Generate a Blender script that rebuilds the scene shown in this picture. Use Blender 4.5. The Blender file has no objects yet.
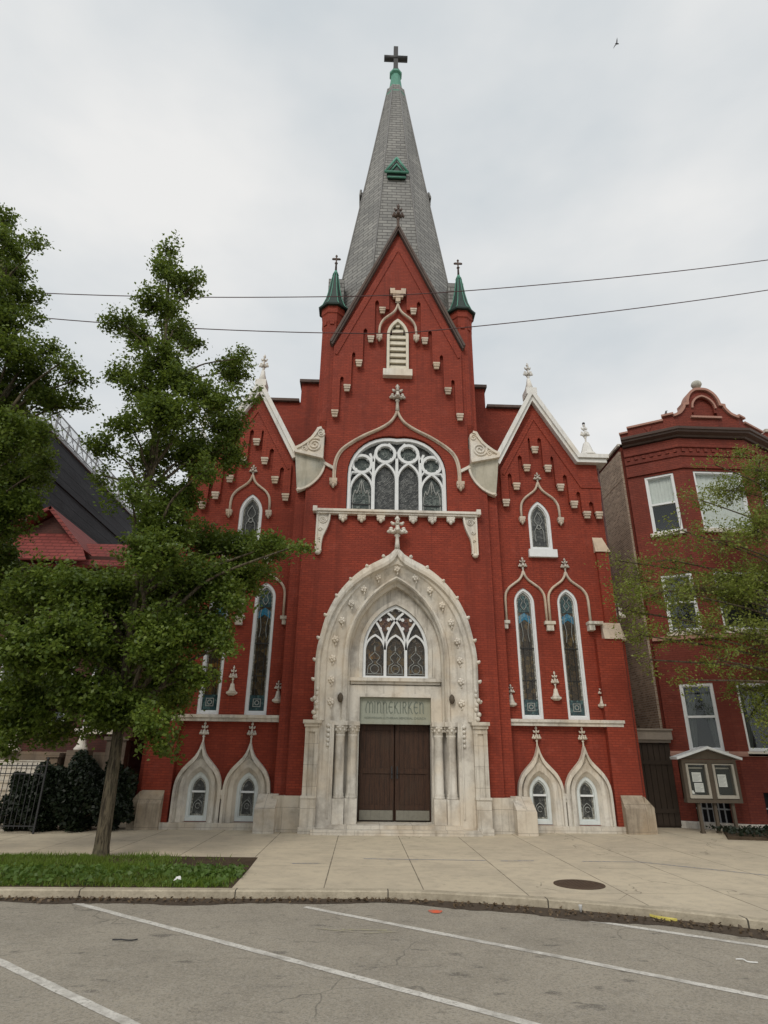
import bpy, bmesh, math, random
import numpy as np
from mathutils import Vector, Matrix
from mathutils.geometry import tessellate_polygon
random.seed(7); rng = np.random.default_rng(11)
R = math.radians
SC = bpy.context.scene
COL = SC.collection

# ------------------------------------------------------------------ mesh builder
class MB:
    def __init__(s): s.v=[]; s.f=[]; s.m=[]; s.sm=[]
    def add(s, vs, fs, mi=0, smooth=False):
        o=len(s.v); s.v.extend([tuple(p) for p in vs])
        for f in fs:
            s.f.append([i+o for i in f]); s.m.append(mi); s.sm.append(smooth)
        return s
    def box(s, x0,x1,y0,y1,z0,z1, mi=0):
        if x0>x1: x0,x1=x1,x0
        if y0>y1: y0,y1=y1,y0
        if z0>z1: z0,z1=z1,z0
        vs=[(x,y,z) for z in (z0,z1) for y in (y0,y1) for x in (x0,x1)]
        return s.add(vs,[(0,2,3,1),(4,5,7,6),(0,1,5,4),(2,6,7,3),(0,4,6,2),(1,3,7,5)],mi)
    def wall(s, outer, holes, y0, y1, mi=0, back=True, reveal=True):
        # polygon in XZ with holes, extruded along Y
        loops=[outer]+list(holes); pts=[p for l in loops for p in l]
        tris=tessellate_polygon([[Vector((p[0],p[1],0)) for p in l] for l in loops])
        n=len(pts)
        s.add([(p[0],y0,p[1]) for p in pts],[tuple(t) for t in tris],mi)
        if back: s.add([(p[0],y1,p[1]) for p in pts],[tuple(reversed(t)) for t in tris],mi)
        if reveal:
            for l in loops:
                k=len(l)
                vs=[(p[0],y0,p[1]) for p in l]+[(p[0],y1,p[1]) for p in l]
                s.add(vs,[(i,(i+1)%k,(i+1)%k+k,i+k) for i in range(k)],mi)
        return s
    def prism(s, pts, y0, y1, mi=0): return s.wall(pts,[],y0,y1,mi)
    def loft(s, outs, ys, closed=False, mi=0, smooth=False):
        # outs: outlines (same count) in XZ, ys: depth of each
        k=len(outs[0]); o=[]
        for L,y in zip(outs,ys): o+= [(p[0],y,p[1]) for p in L]
        fs=[]
        for a in range(len(outs)-1):
            for i in range(k if closed else k-1):
                j=(i+1)%k
                fs.append((a*k+i,a*k+j,(a+1)*k+j,(a+1)*k+i))
        return s.add(o,fs,mi,smooth)
    def ring(s, A, B, y0, y1, mi=0, closed=True):
        return s.loft([A,A,B,B,A],[y1,y0,y0,y1,y1],closed,mi)
    def tube(s, path, r, n=8, sy=1.0, mi=0, caps=True, smooth=True, radii=None):
        path=[Vector(p) for p in path]; k=len(path); vs=[]; ref=None
        for i,p in enumerate(path):
            t=(path[min(i+1,k-1)]-path[max(i-1,0)])
            if t.length<1e-9: t=Vector((0,0,1))
            t.normalize()
            if ref is None:
                ref=Vector((0,1,0)) if abs(t.y)<.9 else Vector((1,0,0))
            a=(ref-t*ref.dot(t))
            if a.length<1e-4: a=t.orthogonal()
            a.normalize(); b=t.cross(a); ref=a
            rr=radii[i] if radii else r
            for q in range(n):
                an=2*math.pi*q/n
                vs.append(p+a*(rr*sy*math.cos(an))+b*(rr*math.sin(an)))
        fs=[(i*n+q,i*n+(q+1)%n,(i+1)*n+(q+1)%n,(i+1)*n+q) for i in range(k-1) for q in range(n)]
        if caps: fs+= [tuple(range(n)), tuple(reversed(range((k-1)*n,k*n)))]
        return s.add(vs,fs,mi,smooth)
    def lathe(s, prof, c, n=12, mi=0, smooth=True, rot=0.0):
        vs=[]
        for r,z in prof:
            for q in range(n):
                a=2*math.pi*q/n+rot
                vs.append((c[0]+r*math.cos(a),c[1]+r*math.sin(a),c[2]+z))
        k=len(prof)
        fs=[(i*n+q,i*n+(q+1)%n,(i+1)*n+(q+1)%n,(i+1)*n+q) for i in range(k-1) for q in range(n)]
        fs+=[tuple(reversed(range(n))),tuple(range((k-1)*n,k*n))]
        return s.add(vs,fs,mi,smooth)
    def blob(s, c, rx, ry=None, rz=None, nu=8, nv=5, mi=0):
        ry=ry or rx; rz=rz or rx; vs=[(c[0],c[1],c[2]-rz)]
        for i in range(1,nv):
            t=-math.pi/2+math.pi*i/nv
            for q in range(nu):
                a=2*math.pi*q/nu
                vs.append((c[0]+rx*math.cos(t)*math.cos(a),c[1]+ry*math.cos(t)*math.sin(a),c[2]+rz*math.sin(t)))
        vs.append((c[0],c[1],c[2]+rz)); L=len(vs)-1
        fs=[(0,1+(q+1)%nu,1+q) for q in range(nu)]
        for i in range(nv-2):
            for q in range(nu):
                a=1+i*nu; fs.append((a+q,a+(q+1)%nu,a+nu+(q+1)%nu,a+nu+q))
        a=1+(nv-2)*nu
        fs+=[(a+q,a+(q+1)%nu,L) for q in range(nu)]
        return s.add(vs,fs,mi,True)
    def bar(s, path, w, y0, y1, mi=0):
        # flat strip of width w following a path in XZ, extruded y0..y1
        A=offs(path,w/2); B=offs(path,-w/2)
        return s.loft([A,A,B,B,A],[y1,y0,y0,y1,y1],False,mi).endcaps(A,B,y0,y1,mi)
    def endcaps(s,A,B,y0,y1,mi):
        for i in (0,-1):
            s.add([(A[i][0],y0,A[i][1]),(A[i][0],y1,A[i][1]),(B[i][0],y1,B[i][1]),(B[i][0],y0,B[i][1])],[(0,1,2,3)],mi)
        return s
    def build(s, name, mats, parent=None, fix=True, loc=None):
        me=bpy.data.meshes.new(name)
        vs=s.v
        if loc is not None: vs=[(p[0]-loc[0],p[1]-loc[1],p[2]-loc[2]) for p in vs]
        me.from_pydata(vs,[],s.f)
        if not isinstance(mats,(list,tuple)): mats=[mats]
        for m in mats: me.materials.append(m)
        me.polygons.foreach_set('material_index',s.m); me.polygons.foreach_set('use_smooth',s.sm)
        if fix:
            b=bmesh.new(); b.from_mesh(me)
            bmesh.ops.remove_doubles(b,verts=b.verts,dist=1e-5)
            bmesh.ops.recalc_face_normals(b,faces=b.faces); b.to_mesh(me); b.free()
        me.update()
        o=bpy.data.objects.new(name,me); COL.objects.link(o)
        if loc is not None: o.location=loc
        if parent is not None: o.parent=parent
        return o

def offs(path,d):
    out=[]; k=len(path)
    for i,p in enumerate(path):
        a=path[max(i-1,0)]; b=path[min(i+1,k-1)]
        def nrm(u,v):
            dx,dz=v[0]-u[0],v[1]-u[1]; l=math.hypot(dx,dz) or 1; return (-dz/l,dx/l)
        if 0<i<k-1:
            n1=nrm(a,p); n2=nrm(p,b); nx,nz=n1[0]+n2[0],n1[1]+n2[1]; l=math.hypot(nx,nz) or 1
            nx/=l; nz/=l; c=max(.45,nx*n1[0]+nz*n1[1]); out.append((p[0]+nx*d/c,p[1]+nz*d/c))
        else:
            n=nrm(a,b); out.append((p[0]+n[0]*d,p[1]+n[1]*d))
    return out
def arcpts(cx,w,zs,za,n=10):
    # pointed (two-centred) arch from left springing over apex to right springing
    h=za-zs; r=(w*w+h*h)/(2*w); c=r-w; t1=math.atan2(h,c) if True else 0
    L=[]
    for i in range(n+1):
        t=math.pi-(math.pi-math.atan2(h,-c))*i/n
        L.append((cx+c+r*math.cos(t),zs+r*math.sin(t)))
    L[-1]=(cx,za)
    return L+[(2*cx-p[0],p[1]) for p in reversed(L[:-1])]
def archline(cx,w,zb,zs,za,n=10): return [(cx-w,zb)]+arcpts(cx,w,zs,za,n)+[(cx+w,zb)]
def circ(cx,cz,r,n=20): return [(cx+r*math.cos(2*math.pi*i/n),cz+r*math.sin(2*math.pi*i/n)) for i in range(n)]
def spline(pts,m=5):
    P=[pts[0]]+list(pts)+[pts[-1]]; out=[]
    for i in range(1,len(P)-2):
        for j in range(m):
            t=j/m; a,b,c,d=P[i-1],P[i],P[i+1],P[i+2]
            out.append(tuple(.5*((2*b[k])+(-a[k]+c[k])*t+(2*a[k]-5*b[k]+4*c[k]-d[k])*t*t+(-a[k]+3*b[k]-3*c[k]+d[k])*t**3) for k in range(len(b))))
    out.append(tuple(pts[-1])); return out
def resample(path,n):
    d=[0]
    for a,b in zip(path,path[1:]): d.append(d[-1]+math.dist(a,b))
    out=[]
    for i in range(n):
        t=d[-1]*i/(n-1); k=0
        while k<len(d)-2 and d[k+1]<t: k+=1
        u=(t-d[k])/((d[k+1]-d[k]) or 1); out.append(tuple(path[k][q]+(path[k+1][q]-path[k][q])*u for q in range(len(path[k]))))
    return out
def ogee(cx,w,z0,zs,zp,m=6):
    # foot, shoulders, then reversed curve to a sharp tip
    H=zp-zs
    half=[(w,z0),(w,zs),(.95*w,zs+.22*H),(.77*w,zs+.42*H),(.5*w,zs+.57*H),(.25*w,zs+.70*H),(.1*w,zs+.84*H),(0.015*w,zp)]
    h=spline(half[1:],m); h=[half[0]]+h
    return [(cx-x,z) for x,z in h]+[(cx+x,z) for x,z in reversed(h)]
def xz(path,y): return [(p[0],y,p[1]) for p in path]
def empty(name,loc=(0,0,0)):
    o=bpy.data.objects.new(name,None); COL.objects.link(o); o.location=loc; o.empty_display_size=.3; return o
def tag(o,label=None,cat=None,group=None,kind=None):
    if label: o['label']=label
    if cat: o['category']=cat
    if group: o['group']=group
    if kind: o['kind']=kind
    return o

# ------------------------------------------------------------------ materials
class NT:
    def __init__(s,name):
        s.mat=bpy.data.materials.new(name); s.mat.use_nodes=True; s.t=s.mat.node_tree; s.n=s.t.nodes; s.l=s.t.links
        s.b=s.n['Principled BSDF']; s.geo=s.n.new('ShaderNodeNewGeometry'); s.tc=s.n.new('ShaderNodeTexCoord')
        s.P=s.geo.outputs['Position']
    def lk(s,a,b): s.l.new(a,b)
    def val(s,sock,v):
        if hasattr(v,'is_output') or isinstance(v,bpy.types.NodeSocket): s.lk(v,sock)
        else: sock.default_value=v
    def math(s,op,a,b=0.0,c=None):
        n=s.n.new('ShaderNodeMath'); n.operation=op; s.val(n.inputs[0],a); s.val(n.inputs[1],b)
        if c is not None: s.val(n.inputs[2],c)
        return n.outputs[0]
    def noise(s,scale,detail=4,rough=.55,vec=None,stretch=None,dist=0):
        n=s.n.new('ShaderNodeTexNoise'); n.inputs['Scale'].default_value=scale; n.inputs['Detail'].default_value=detail
        n.inputs['Roughness'].default_value=rough; n.inputs['Distortion'].default_value=dist
        v=vec or s.P
        if stretch:
            m=s.n.new('ShaderNodeMapping'); m.inputs['Scale'].default_value=stretch; s.lk(v,m.inputs[0]); v=m.outputs[0]
        s.lk(v,n.inputs['Vector']); return n.outputs['Fac']
    def ramp(s,f,a,b,lo=(0,0,0,1),hi=(1,1,1,1)):
        n=s.n.new('ShaderNodeMapRange'); s.lk(f,n.inputs[0]); n.inputs[1].default_value=a; n.inputs[2].default_value=b
        n.clamp=True; return n.outputs[0]
    def mix(s,f,a,b,mode='MIX'):
        n=s.n.new('ShaderNodeMix'); n.data_type='RGBA'; n.blend_type=mode
        s.val(n.inputs[0],f); 
        for k,v in ((6,a),(7,b)):
            if isinstance(v,(tuple,list)): n.inputs[k].default_value=(*v[:3],1)
            else: s.lk(v,n.inputs[k])
        return n.outputs[2]
    def sep(s,v=None):
        n=s.n.new('ShaderNodeSeparateXYZ'); s.lk(v or s.P,n.inputs[0]); return n.outputs
    def comb(s,x,y,z=0.0):
        n=s.n.new('ShaderNodeCombineXYZ'); s.val(n.inputs[0],x); s.val(n.inputs[1],y); s.val(n.inputs[2],z); return n.outputs[0]
    def wallco(s):
        # (along wall, height) for vertical faces whatever way they look
        p=s.sep(); nn=s.sep(s.geo.outputs['True Normal'])
        side=s.math('GREATER_THAN',s.math('ABSOLUTE',nn[0]),.8)
        u=s.math('ADD',s.math('MULTIPLY',p[0],s.math('SUBTRACT',1.0,side)),s.math('MULTIPLY',p[1],side))
        return s.comb(u,p[2],0.0)
    def brick(s,co,w,h,mortar,off=.5,c1=(0,0,0),c2=(1,1,1),cm=(.5,.5,.5),smooth=.1):
        n=s.n.new('ShaderNodeTexBrick'); s.lk(co,n.inputs['Vector']); n.offset=off
        n.inputs['Scale'].default_value=1; n.inputs['Brick Width'].default_value=w; n.inputs['Row Height'].default_value=h
        n.inputs['Mortar Size'].default_value=mortar; n.inputs['Mortar Smooth'].default_value=smooth
        n.inputs['Color1'].default_value=(*c1,1); n.inputs['Color2'].default_value=(*c2,1); n.inputs['Mortar'].default_value=(*cm,1)
        return n
    def bump(s,h,strength=.3,dist=.02):
        n=s.n.new('ShaderNodeBump'); n.inputs['Strength'].default_value=strength; n.inputs['Distance'].default_value=dist
        s.lk(h,n.inputs['Height']); s.lk(n.outputs[0],s.b.inputs['Normal'])
    def done(s,col,rough=.8,spec=.3,metal=0.0):
        s.val(s.b.inputs['Base Color'],col if isinstance(col,bpy.types.NodeSocket) else (*col[:3],1))
        s.val(s.b.inputs['Roughness'],rough); s.b.inputs['Specular IOR Level'].default_value=spec; s.b.inputs['Metallic'].default_value=metal
        return s.mat

def m_brick(name,col,dark,mort,var=.25,painted=True,w=.21,h=.072):
    t=NT(name); co=t.wallco()
    b=t.brick(co,w,h,.008 if painted else .011,c1=(0,0,0),c2=(1,1,1),cm=(.5,.5,.5))
    c=t.mix(t.math('MULTIPLY',b.outputs['Color'],var),col,dark)
    big=t.ramp(t.noise(.45,6,.68),.44,.62); c=t.mix(t.math('MULTIPLY',big,.55),c,dark)
    fine=t.ramp(t.noise(9,4,.7),.45,.65); c=t.mix(t.math('MULTIPLY',fine,.22),c,[x*.62 for x in col])
    st=t.ramp(t.noise(1.3,6,.68,stretch=(2.2,2.2,.14)),.53,.68); c=t.mix(t.math('MULTIPLY',st,.46),c,[x*.55 for x in dark])
    c=t.mix(t.math('MULTIPLY',b.outputs['Fac'],.6 if painted else .9),c,mort)
    pale=t.ramp(t.noise(2.1,6,.75),.55,.68); c=t.mix(t.math('MULTIPLY',pale,.22),c,[min(1,x*1.25+.05) for x in col])
    hgt=t.math('SUBTRACT',t.math('MULTIPLY',t.noise(40,2),.4),b.outputs['Fac'])
    t.bump(hgt,.8,.016); return t.done(c,.72 if painted else .9,.3)
def m_stone(name,col,stain,amount=.5,rough=.85,scale=1.0,joint=None):
    t=NT(name)
    n1=t.ramp(t.noise(1.3*scale,7,.7),.46,.64); c=t.mix(t.math('MULTIPLY',n1,amount),col,stain)
    st=t.ramp(t.noise(2.2*scale,6,.65,stretch=(2.5,2.5,.16)),.52,.66); c=t.mix(t.math('MULTIPLY',st,amount*.75),c,[x*.55 for x in stain])
    fn=t.ramp(t.noise(17*scale,5,.75),.47,.66); c=t.mix(t.math('MULTIPLY',fn,.38),c,[x*.75 for x in col])
    warm=t.ramp(t.noise(.8*scale,3),.46,.6); c=t.mix(t.math('MULTIPLY',warm,.35),c,(col[0],col[1]*.86,col[2]*.68))
    h=t.noise(38*scale,5,.65)
    if joint:
        b=t.brick(t.wallco(),joint[0],joint[1],.006); c=t.mix(t.math('MULTIPLY',b.outputs['Fac'],.55),c,[x*.5 for x in stain])
        h=t.math('SUBTRACT',h,b.outputs['Fac'])
    t.bump(h,.35,.012); return t.done(c,rough,.25)
def m_plain(name,col,rough=.6,var=.25,scale=5,spec=.4,metal=0,bump=.15,dark=.55):
    t=NT(name); n=t.ramp(t.noise(scale,5,.65),.35,.75)
    c=t.mix(t.math('MULTIPLY',n,var),col,[x*dark for x in col])
    st=t.ramp(t.noise(scale*.8,4,.6,stretch=(2,2,.2)),.55,.8); c=t.mix(t.math('MULTIPLY',st,var),c,[x*dark*.8 for x in col])
    t.bump(t.noise(scale*8,3),bump,.01); return t.done(c,rough,spec,metal)
def m_slate(name,c1,c2,cm,w=.34,h=.17):
    t=NT(name); co=t.wallco(); b=t.brick(co,w,h,.016,c1=(0,0,0),c2=(1,1,1),smooth=.3)
    c=t.mix(b.outputs['Color'],c1,c2); n=t.ramp(t.noise(.7,5,.65),.35,.7); c=t.mix(t.math('MULTIPLY',n,.45),c,[x*.62 for x in c1])
    sp=t.ramp(t.noise(6,4,.7),.55,.75); c=t.mix(t.math('MULTIPLY',sp,.35),c,[x*1.3 for x in c2])
    p=t.sep(); fr=t.math('FRACT',t.math('DIVIDE',p[2],h)); edge=t.math('LESS_THAN',fr,.16)
    c=t.mix(t.math('MULTIPLY',t.math('MAXIMUM',b.outputs['Fac'],edge),.75),c,cm)
    t.bump(t.math('SUBTRACT',t.math('SUBTRACT',1.0,fr),b.outputs['Fac']),.8,.03); return t.done(c,.75,.3)
def m_leaf(name,a,b,c3,trans=.35):
    t=NT(name); rnd=t.geo.outputs['Random Per Island']
    c=t.mix(rnd,a,b); n=t.ramp(t.noise(.9,3),.35,.7); c=t.mix(t.math('MULTIPLY',n,.5),c,c3)
    t.done(c,.48,.35)
    tr=t.n.new('ShaderNodeBsdfTranslucent'); tc=t.mix(.5,c,[min(1,x*1.6) for x in b]); t.lk(tc,tr.inputs[0])
    mx=t.n.new('ShaderNodeMixShader'); mx.inputs[0].default_value=trans
    t.lk(t.b.outputs[0],mx.inputs[1]); t.lk(tr.outputs[0],mx.inputs[2]); t.lk(mx.outputs[0],t.n['Material Output'].inputs[0])
    return t.mat
def m_glass(name,tint=(.6,.66,.64),mirror=.14):
    t=NT(name); t.n.remove(t.b)
    tr=t.n.new('ShaderNodeBsdfTransparent'); tr.inputs[0].default_value=(*tint,1)
    gl=t.n.new('ShaderNodeBsdfGlossy'); gl.inputs['Roughness'].default_value=.03; gl.inputs[0].default_value=(.9,.95,.95,1)
    dt=t.n.new('ShaderNodeVectorMath'); dt.operation='DOT_PRODUCT'; t.lk(t.geo.outputs['Normal'],dt.inputs[0]); t.lk(t.geo.outputs['Incoming'],dt.inputs[1])
    fc=t.math('POWER',t.math('SUBTRACT',1.0,t.math('ABSOLUTE',dt.outputs['Value'])),5.0)
    bp=t.n.new('ShaderNodeBump'); bp.inputs['Strength'].default_value=.12; bp.inputs['Distance'].default_value=.02
    t.lk(t.noise(1.6,2),bp.inputs['Height']); t.lk(bp.outputs[0],gl.inputs['Normal'])
    f=t.math('ADD',t.math('MULTIPLY',fc,.93),.04+mirror)
    mx=t.n.new('ShaderNodeMixShader'); t.lk(f,mx.inputs[0]); t.lk(tr.outputs[0],mx.inputs[1]); t.lk(gl.outputs[0],mx.inputs[2])
    t.lk(mx.outputs[0],t.n['Material Output'].inputs[0]); return t.mat
def m_stained(name,base,alts,scale=9,rough=.22):
    # leaded glass: small cells of different glass with dark came lines
    t=NT(name); p=t.sep(); co=t.comb(p[0],p[2],0.0)
    v=t.n.new('ShaderNodeTexVoronoi'); v.inputs['Scale'].default_value=scale; v.voronoi_dimensions='2D'; t.lk(co,v.inputs['Vector'])
    e=t.n.new('ShaderNodeTexVoronoi'); e.feature='DISTANCE_TO_EDGE'; e.voronoi_dimensions='2D'; e.inputs['Scale'].default_value=scale; t.lk(co,e.inputs['Vector'])
    s=t.n.new('ShaderNodeSeparateColor'); t.lk(v.outputs['Color'],s.inputs[0])
    c=t.mix(t.ramp(s.outputs[0],.2,.9),base,alts[0]); c=t.mix(t.math('GREATER_THAN',s.outputs[1],.72),c,alts[1])
    line=t.math('LESS_THAN',e.outputs['Distance'],.045); c=t.mix(line,c,(.012,.012,.012))
    n=t.ramp(t.noise(1.4,3),.35,.7); c=t.mix(t.math('MULTIPLY',n,.4),c,[x*.6 for x in base])
    t.bump(t.math('ADD',s.outputs[2],t.math('MULTIPLY',line,1.5)),.25,.01); return t.done(c,rough,.45)

M={}
M['brick']=m_brick('painted red brick',(.31,.049,.023),(.18,.028,.015),(.15,.022,.014),.55)
M['brick2']=m_brick('house red brick',(.225,.044,.025),(.125,.026,.017),(.11,.022,.017),.5)
M['oldbrick']=m_brick('old dark brick',(.10,.032,.024),(.05,.02,.016),(.06,.03,.025),.5)
M['common']=m_brick('common brown brick',(.50,.37,.27),(.20,.14,.10),(.46,.40,.33),.9,False,.22,.078)
M['stone']=m_stone('limestone',(.65,.615,.55),(.32,.285,.245),.72)
M['stone_j']=m_stone('limestone blocks',(.60,.56,.49),(.30,.26,.215),.72,joint=(.9,.55))
M['brownstone']=m_stone('shaded brown stone',(.20,.155,.115),(.09,.07,.055),.6,joint=(.9,.45))  # colour darkened to carry the shade under the left trees
M['pale']=m_stone('pale painted stone',(.72,.68,.61),(.42,.37,.32),.5,.7)
M['copewhite']=m_stone('white painted coping',(.74,.73,.70),(.45,.43,.40),.4,.6)
M['trim']=m_stone('tan moulding stone',(.60,.51,.42),(.33,.245,.19),.6)
M['plinth']=m_stone('brown plinth stone',(.40,.335,.255),(.20,.16,.12),.7,joint=(1.3,.7))
M['weather']=m_stone('green stained stone',(.50,.49,.43),(.27,.28,.235),.6)
M['darkcope']=m_stone('dark coping stone',(.13,.10,.09),(.07,.06,.055),.5)
M['white']=m_plain('white paint',(.74,.76,.77),.5,.22,6)
M['bluewhite']=m_plain('pale blue paint',(.64,.68,.67),.5,.25,6)
M['slate']=m_slate('grey slate',(.20,.198,.19),(.31,.305,.285),(.085,.082,.078),.42,.21)
M['copper']=m_plain('green copper',(.10,.30,.22),.6,.5,7,dark=.4)
M['copperdark']=m_plain('dark weathered copper',(.014,.034,.027),.55,.45,6,dark=.5)
M['iron']=m_plain('dark iron',(.03,.03,.032),.55,.3,12)
M['wood']=None
t=NT('dark door wood'); p=t.sep(); fr=t.math('FRACT',t.math('DIVIDE',p[0],.145)); gap=t.math('LESS_THAN',fr,.07)
c=t.mix(t.ramp(t.noise(5,5,.65,stretch=(6,6,.5)),.3,.75),(.068,.030,.015),(.020,.009,.005)); c=t.mix(t.math('MULTIPLY',gap,.8),c,(.008,.005,.004))
wr=t.ramp(t.noise(1.5,4),.5,.7); c=t.mix(t.math('MULTIPLY',wr,.5),c,(.052,.030,.018))
t.bump(t.math('SUBTRACT',t.noise(20,3,.6,stretch=(5,5,.4)),gap),.4,.015); M['wood']=t.done(c,.6,.35)
M['kick']=m_plain('worn metal plate',(.23,.22,.18),.5,.5,9,metal=.3)
M['sign']=m_stone('green grey slab',(.34,.36,.30),(.24,.25,.21),.5,.8)
M['ink']=m_plain('sign lettering',(.175,.195,.165),.8,.2,20)
M['glass_dark']=m_stained('grey leaded glass',(.035,.038,.037),[(.065,.068,.064),(.11,.115,.11)],11)
M['glass_amber']=m_stained('brown stained glass',(.030,.024,.015),[(.062,.042,.022),(.10,.07,.03)],8)
M['glass_gold']=m_stained('gold stained glass',(.035,.026,.014),[(.11,.06,.018),(.19,.10,.022)],6)
M['glass_blue']=m_stained('blue stained glass',(.02,.16,.27),[(.05,.18,.30),(.10,.24,.33)],12)
M['glass_teal']=m_stained('dark teal glass',(.018,.040,.046),[(.03,.075,.085),(.07,.13,.13)],14)
M['glass_edge']=m_stained('pale border glass',(.16,.16,.135),[(.30,.29,.25),(.40,.39,.34)],16)
M['glass_green']=m_stained('dull green glass',(.030,.044,.040),[(.06,.08,.07),(.12,.145,.13)],10)
M['glass_rust']=m_stained('rust stained glass',(.06,.024,.014),[(.13,.05,.025),(.17,.09,.04)],9)
M['lead']=m_plain('pale came',(.30,.31,.295),.6,.3,14)
M['leaddark']=m_plain('dark came',(.03,.03,.03),.6,.2,14)
M['louvre']=m_plain('cream louvre paint',(.66,.61,.50),.6,.35,6)
M['redmetal']=m_slate('red roof shingles',(.20,.042,.036),(.255,.055,.045),(.11,.025,.022),.3,.15)
M['black_siding']=None
t=NT('dark siding'); p=t.sep(); fr=t.math('FRACT',t.math('DIVIDE',p[2],.42)); ln=t.math('LESS_THAN',fr,.10)
c=t.mix(t.ramp(t.noise(1.2,5,.6,stretch=(.4,.4,2)),.3,.7),(.045,.048,.054),(.022,.023,.026)); c=t.mix(t.math('MULTIPLY',ln,.7),c,(.008,.008,.009))
pat=t.ramp(t.noise(.5,4,.7),.55,.7); c=t.mix(t.math('MULTIPLY',pat,.4),c,(.075,.078,.085))
t.bump(t.math('SUBTRACT',t.noise(6,4,.6,stretch=(.5,.5,2)),ln),.5,.04); M['black_siding']=t.done(c,.75,.3)
M['grey_metal']=m_plain('grey railing',(.33,.34,.345),.5,.3,5)
M['glass']=m_glass('window glass',(.92,.94,.93),.02)
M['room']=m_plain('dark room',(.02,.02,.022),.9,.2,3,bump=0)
M['curtain']=m_plain('grey curtain',(.40,.42,.41),.9,.3,8)
M['darkcurtain']=m_plain('dark curtain',(.085,.095,.09),.9,.3,8)
M['lace']=m_plain('lace blind',(.60,.63,.60),.9,.35,11)
M['cornice']=m_plain('dark painted cornice',(.085,.055,.045),.55,.5,4)
M['trimred']=m_plain('faded red trim',(.40,.215,.165),.7,.35,5)
M['bark']=None
t=NT('bark'); c=t.mix(t.ramp(t.noise(9,6,.7,stretch=(2.2,2.2,.3)),.44,.58),(.145,.118,.078),(.042,.034,.024)); mo=t.ramp(t.noise(2.0,4),.5,.7)
c=t.mix(t.math('MULTIPLY',mo,.4),c,(.10,.105,.06)); t.bump(t.noise(14,6,.7,stretch=(2.5,2.5,.3)),.9,.04); M['bark']=t.done(c,.9,.2)
M['twig']=m_plain('twig bark',(.10,.075,.05),.85,.3,10)
M['leafA']=m_leaf('street tree leaf',(.060,.104,.014),(.175,.232,.034),(.032,.058,.010))
M['leafC']=m_leaf('thin tree leaf',(.12,.165,.03),(.25,.30,.058),(.14,.12,.033),.4)
M['leafS']=m_leaf('dark shrub leaf',(.008,.014,.007),(.022,.036,.015),(.010,.013,.008),.2)
M['grass']=m_leaf('grass blade',(.080,.155,.016),(.18,.26,.036),(.12,.14,.028),.35)
M['weed']=m_leaf('weed leaf',(.060,.120,.018),(.125,.205,.038),(.065,.11,.022),.35)
M['soil']=None
t=NT('lawn soil'); c=t.mix(t.ramp(t.noise(3,6,.7),.35,.7),(.085,.062,.042),(.05,.036,.025)); c=t.mix(t.math('MULTIPLY',t.ramp(t.noise(60,2),.55,.75),.5),c,(.17,.13,.09))
t.bump(t.noise(25,5,.7),.8,.03); M['soil']=t.done(c,.95,.1)
# concrete pavement with scored squares
t=NT('concrete pavement'); p=t.sep()
fx=t.math('FRACT',t.math('ADD',t.math('DIVIDE',t.math('ADD',p[0],1.55),1.585),40.0)); 
fy=t.math('FRACT',t.math('ADD',t.math('DIVIDE',t.math('ADD',p[1],.92),2.3),40.0))
wob=t.math('MULTIPLY',t.math('SUBTRACT',t.noise(3,3),.5),.012)
jx=t.math('LESS_THAN',t.math('ABSOLUTE',t.math('ADD',t.math('SUBTRACT',fx,.5),wob)),-1.0)
ex=t.math('MINIMUM',fx,t.math('SUBTRACT',1.0,fx)); ey=t.math('MINIMUM',fy,t.math('SUBTRACT',1.0,fy))
jx=t.math('LESS_THAN',t.math('ADD',ex,wob),.006); jy=t.math('LESS_THAN',t.math('ADD',ey,wob),.004)
j=t.math('MAXIMUM',jx,t.math('MULTIPLY',jy,.55))
cell=t.comb(t.math('FLOOR',t.math('DIVIDE',t.math('ADD',p[0],1.55),1.585)),t.math('FLOOR',t.math('DIVIDE',t.math('ADD',p[1],.92),2.3)),0.0)
wn=t.n.new('ShaderNodeTexWhiteNoise'); wn.noise_dimensions='2D'; t.lk(cell,wn.inputs['Vector'])
c=t.mix(t.math('MULTIPLY',wn.outputs['Value'],.6),(.565,.49,.365),(.48,.415,.31))
n1=t.ramp(t.noise(.7,7,.72),.44,.62); c=t.mix(t.math('MULTIPLY',n1,.5),c,(.36,.315,.245))
n2=t.ramp(t.noise(4.5,6,.75),.50,.66); c=t.mix(t.math('MULTIPLY',n2,.38),c,(.30,.265,.21))
n3=t.ramp(t.noise(90,2),.45,.7); c=t.mix(t.math('MULTIPLY',n3,.2),c,(.60,.55,.45))
sp=t.ramp(t.noise(11,3,.5),.70,.76); c=t.mix(t.math('MULTIPLY',sp,.5),c,(.20,.175,.14))
v=t.n.new('ShaderNodeTexVoronoi'); v.feature='DISTANCE_TO_EDGE'; v.inputs['Scale'].default_value=.34
nv=t.n.new('ShaderNodeTexNoise'); nv.inputs['Scale'].default_value=1.6; t.lk(t.P,nv.inputs['Vector'])
ad=t.n.new('ShaderNodeMixRGB') if False else None
vm=t.n.new('ShaderNodeVectorMath'); vm.operation='ADD'; t.lk(t.P,vm.inputs[0]); t.lk(nv.outputs['Color'],vm.inputs[1]); t.lk(vm.outputs[0],v.inputs['Vector'])
crk=t.math('MULTIPLY',t.math('LESS_THAN',v.outputs['Distance'],.0035),t.ramp(t.noise(.35,2),.5,.6)); c=t.mix(t.math('MULTIPLY',crk,.6),c,(.15,.13,.10))
c=t.mix(t.math('MULTIPLY',j,.8),c,(.13,.11,.085))
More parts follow.
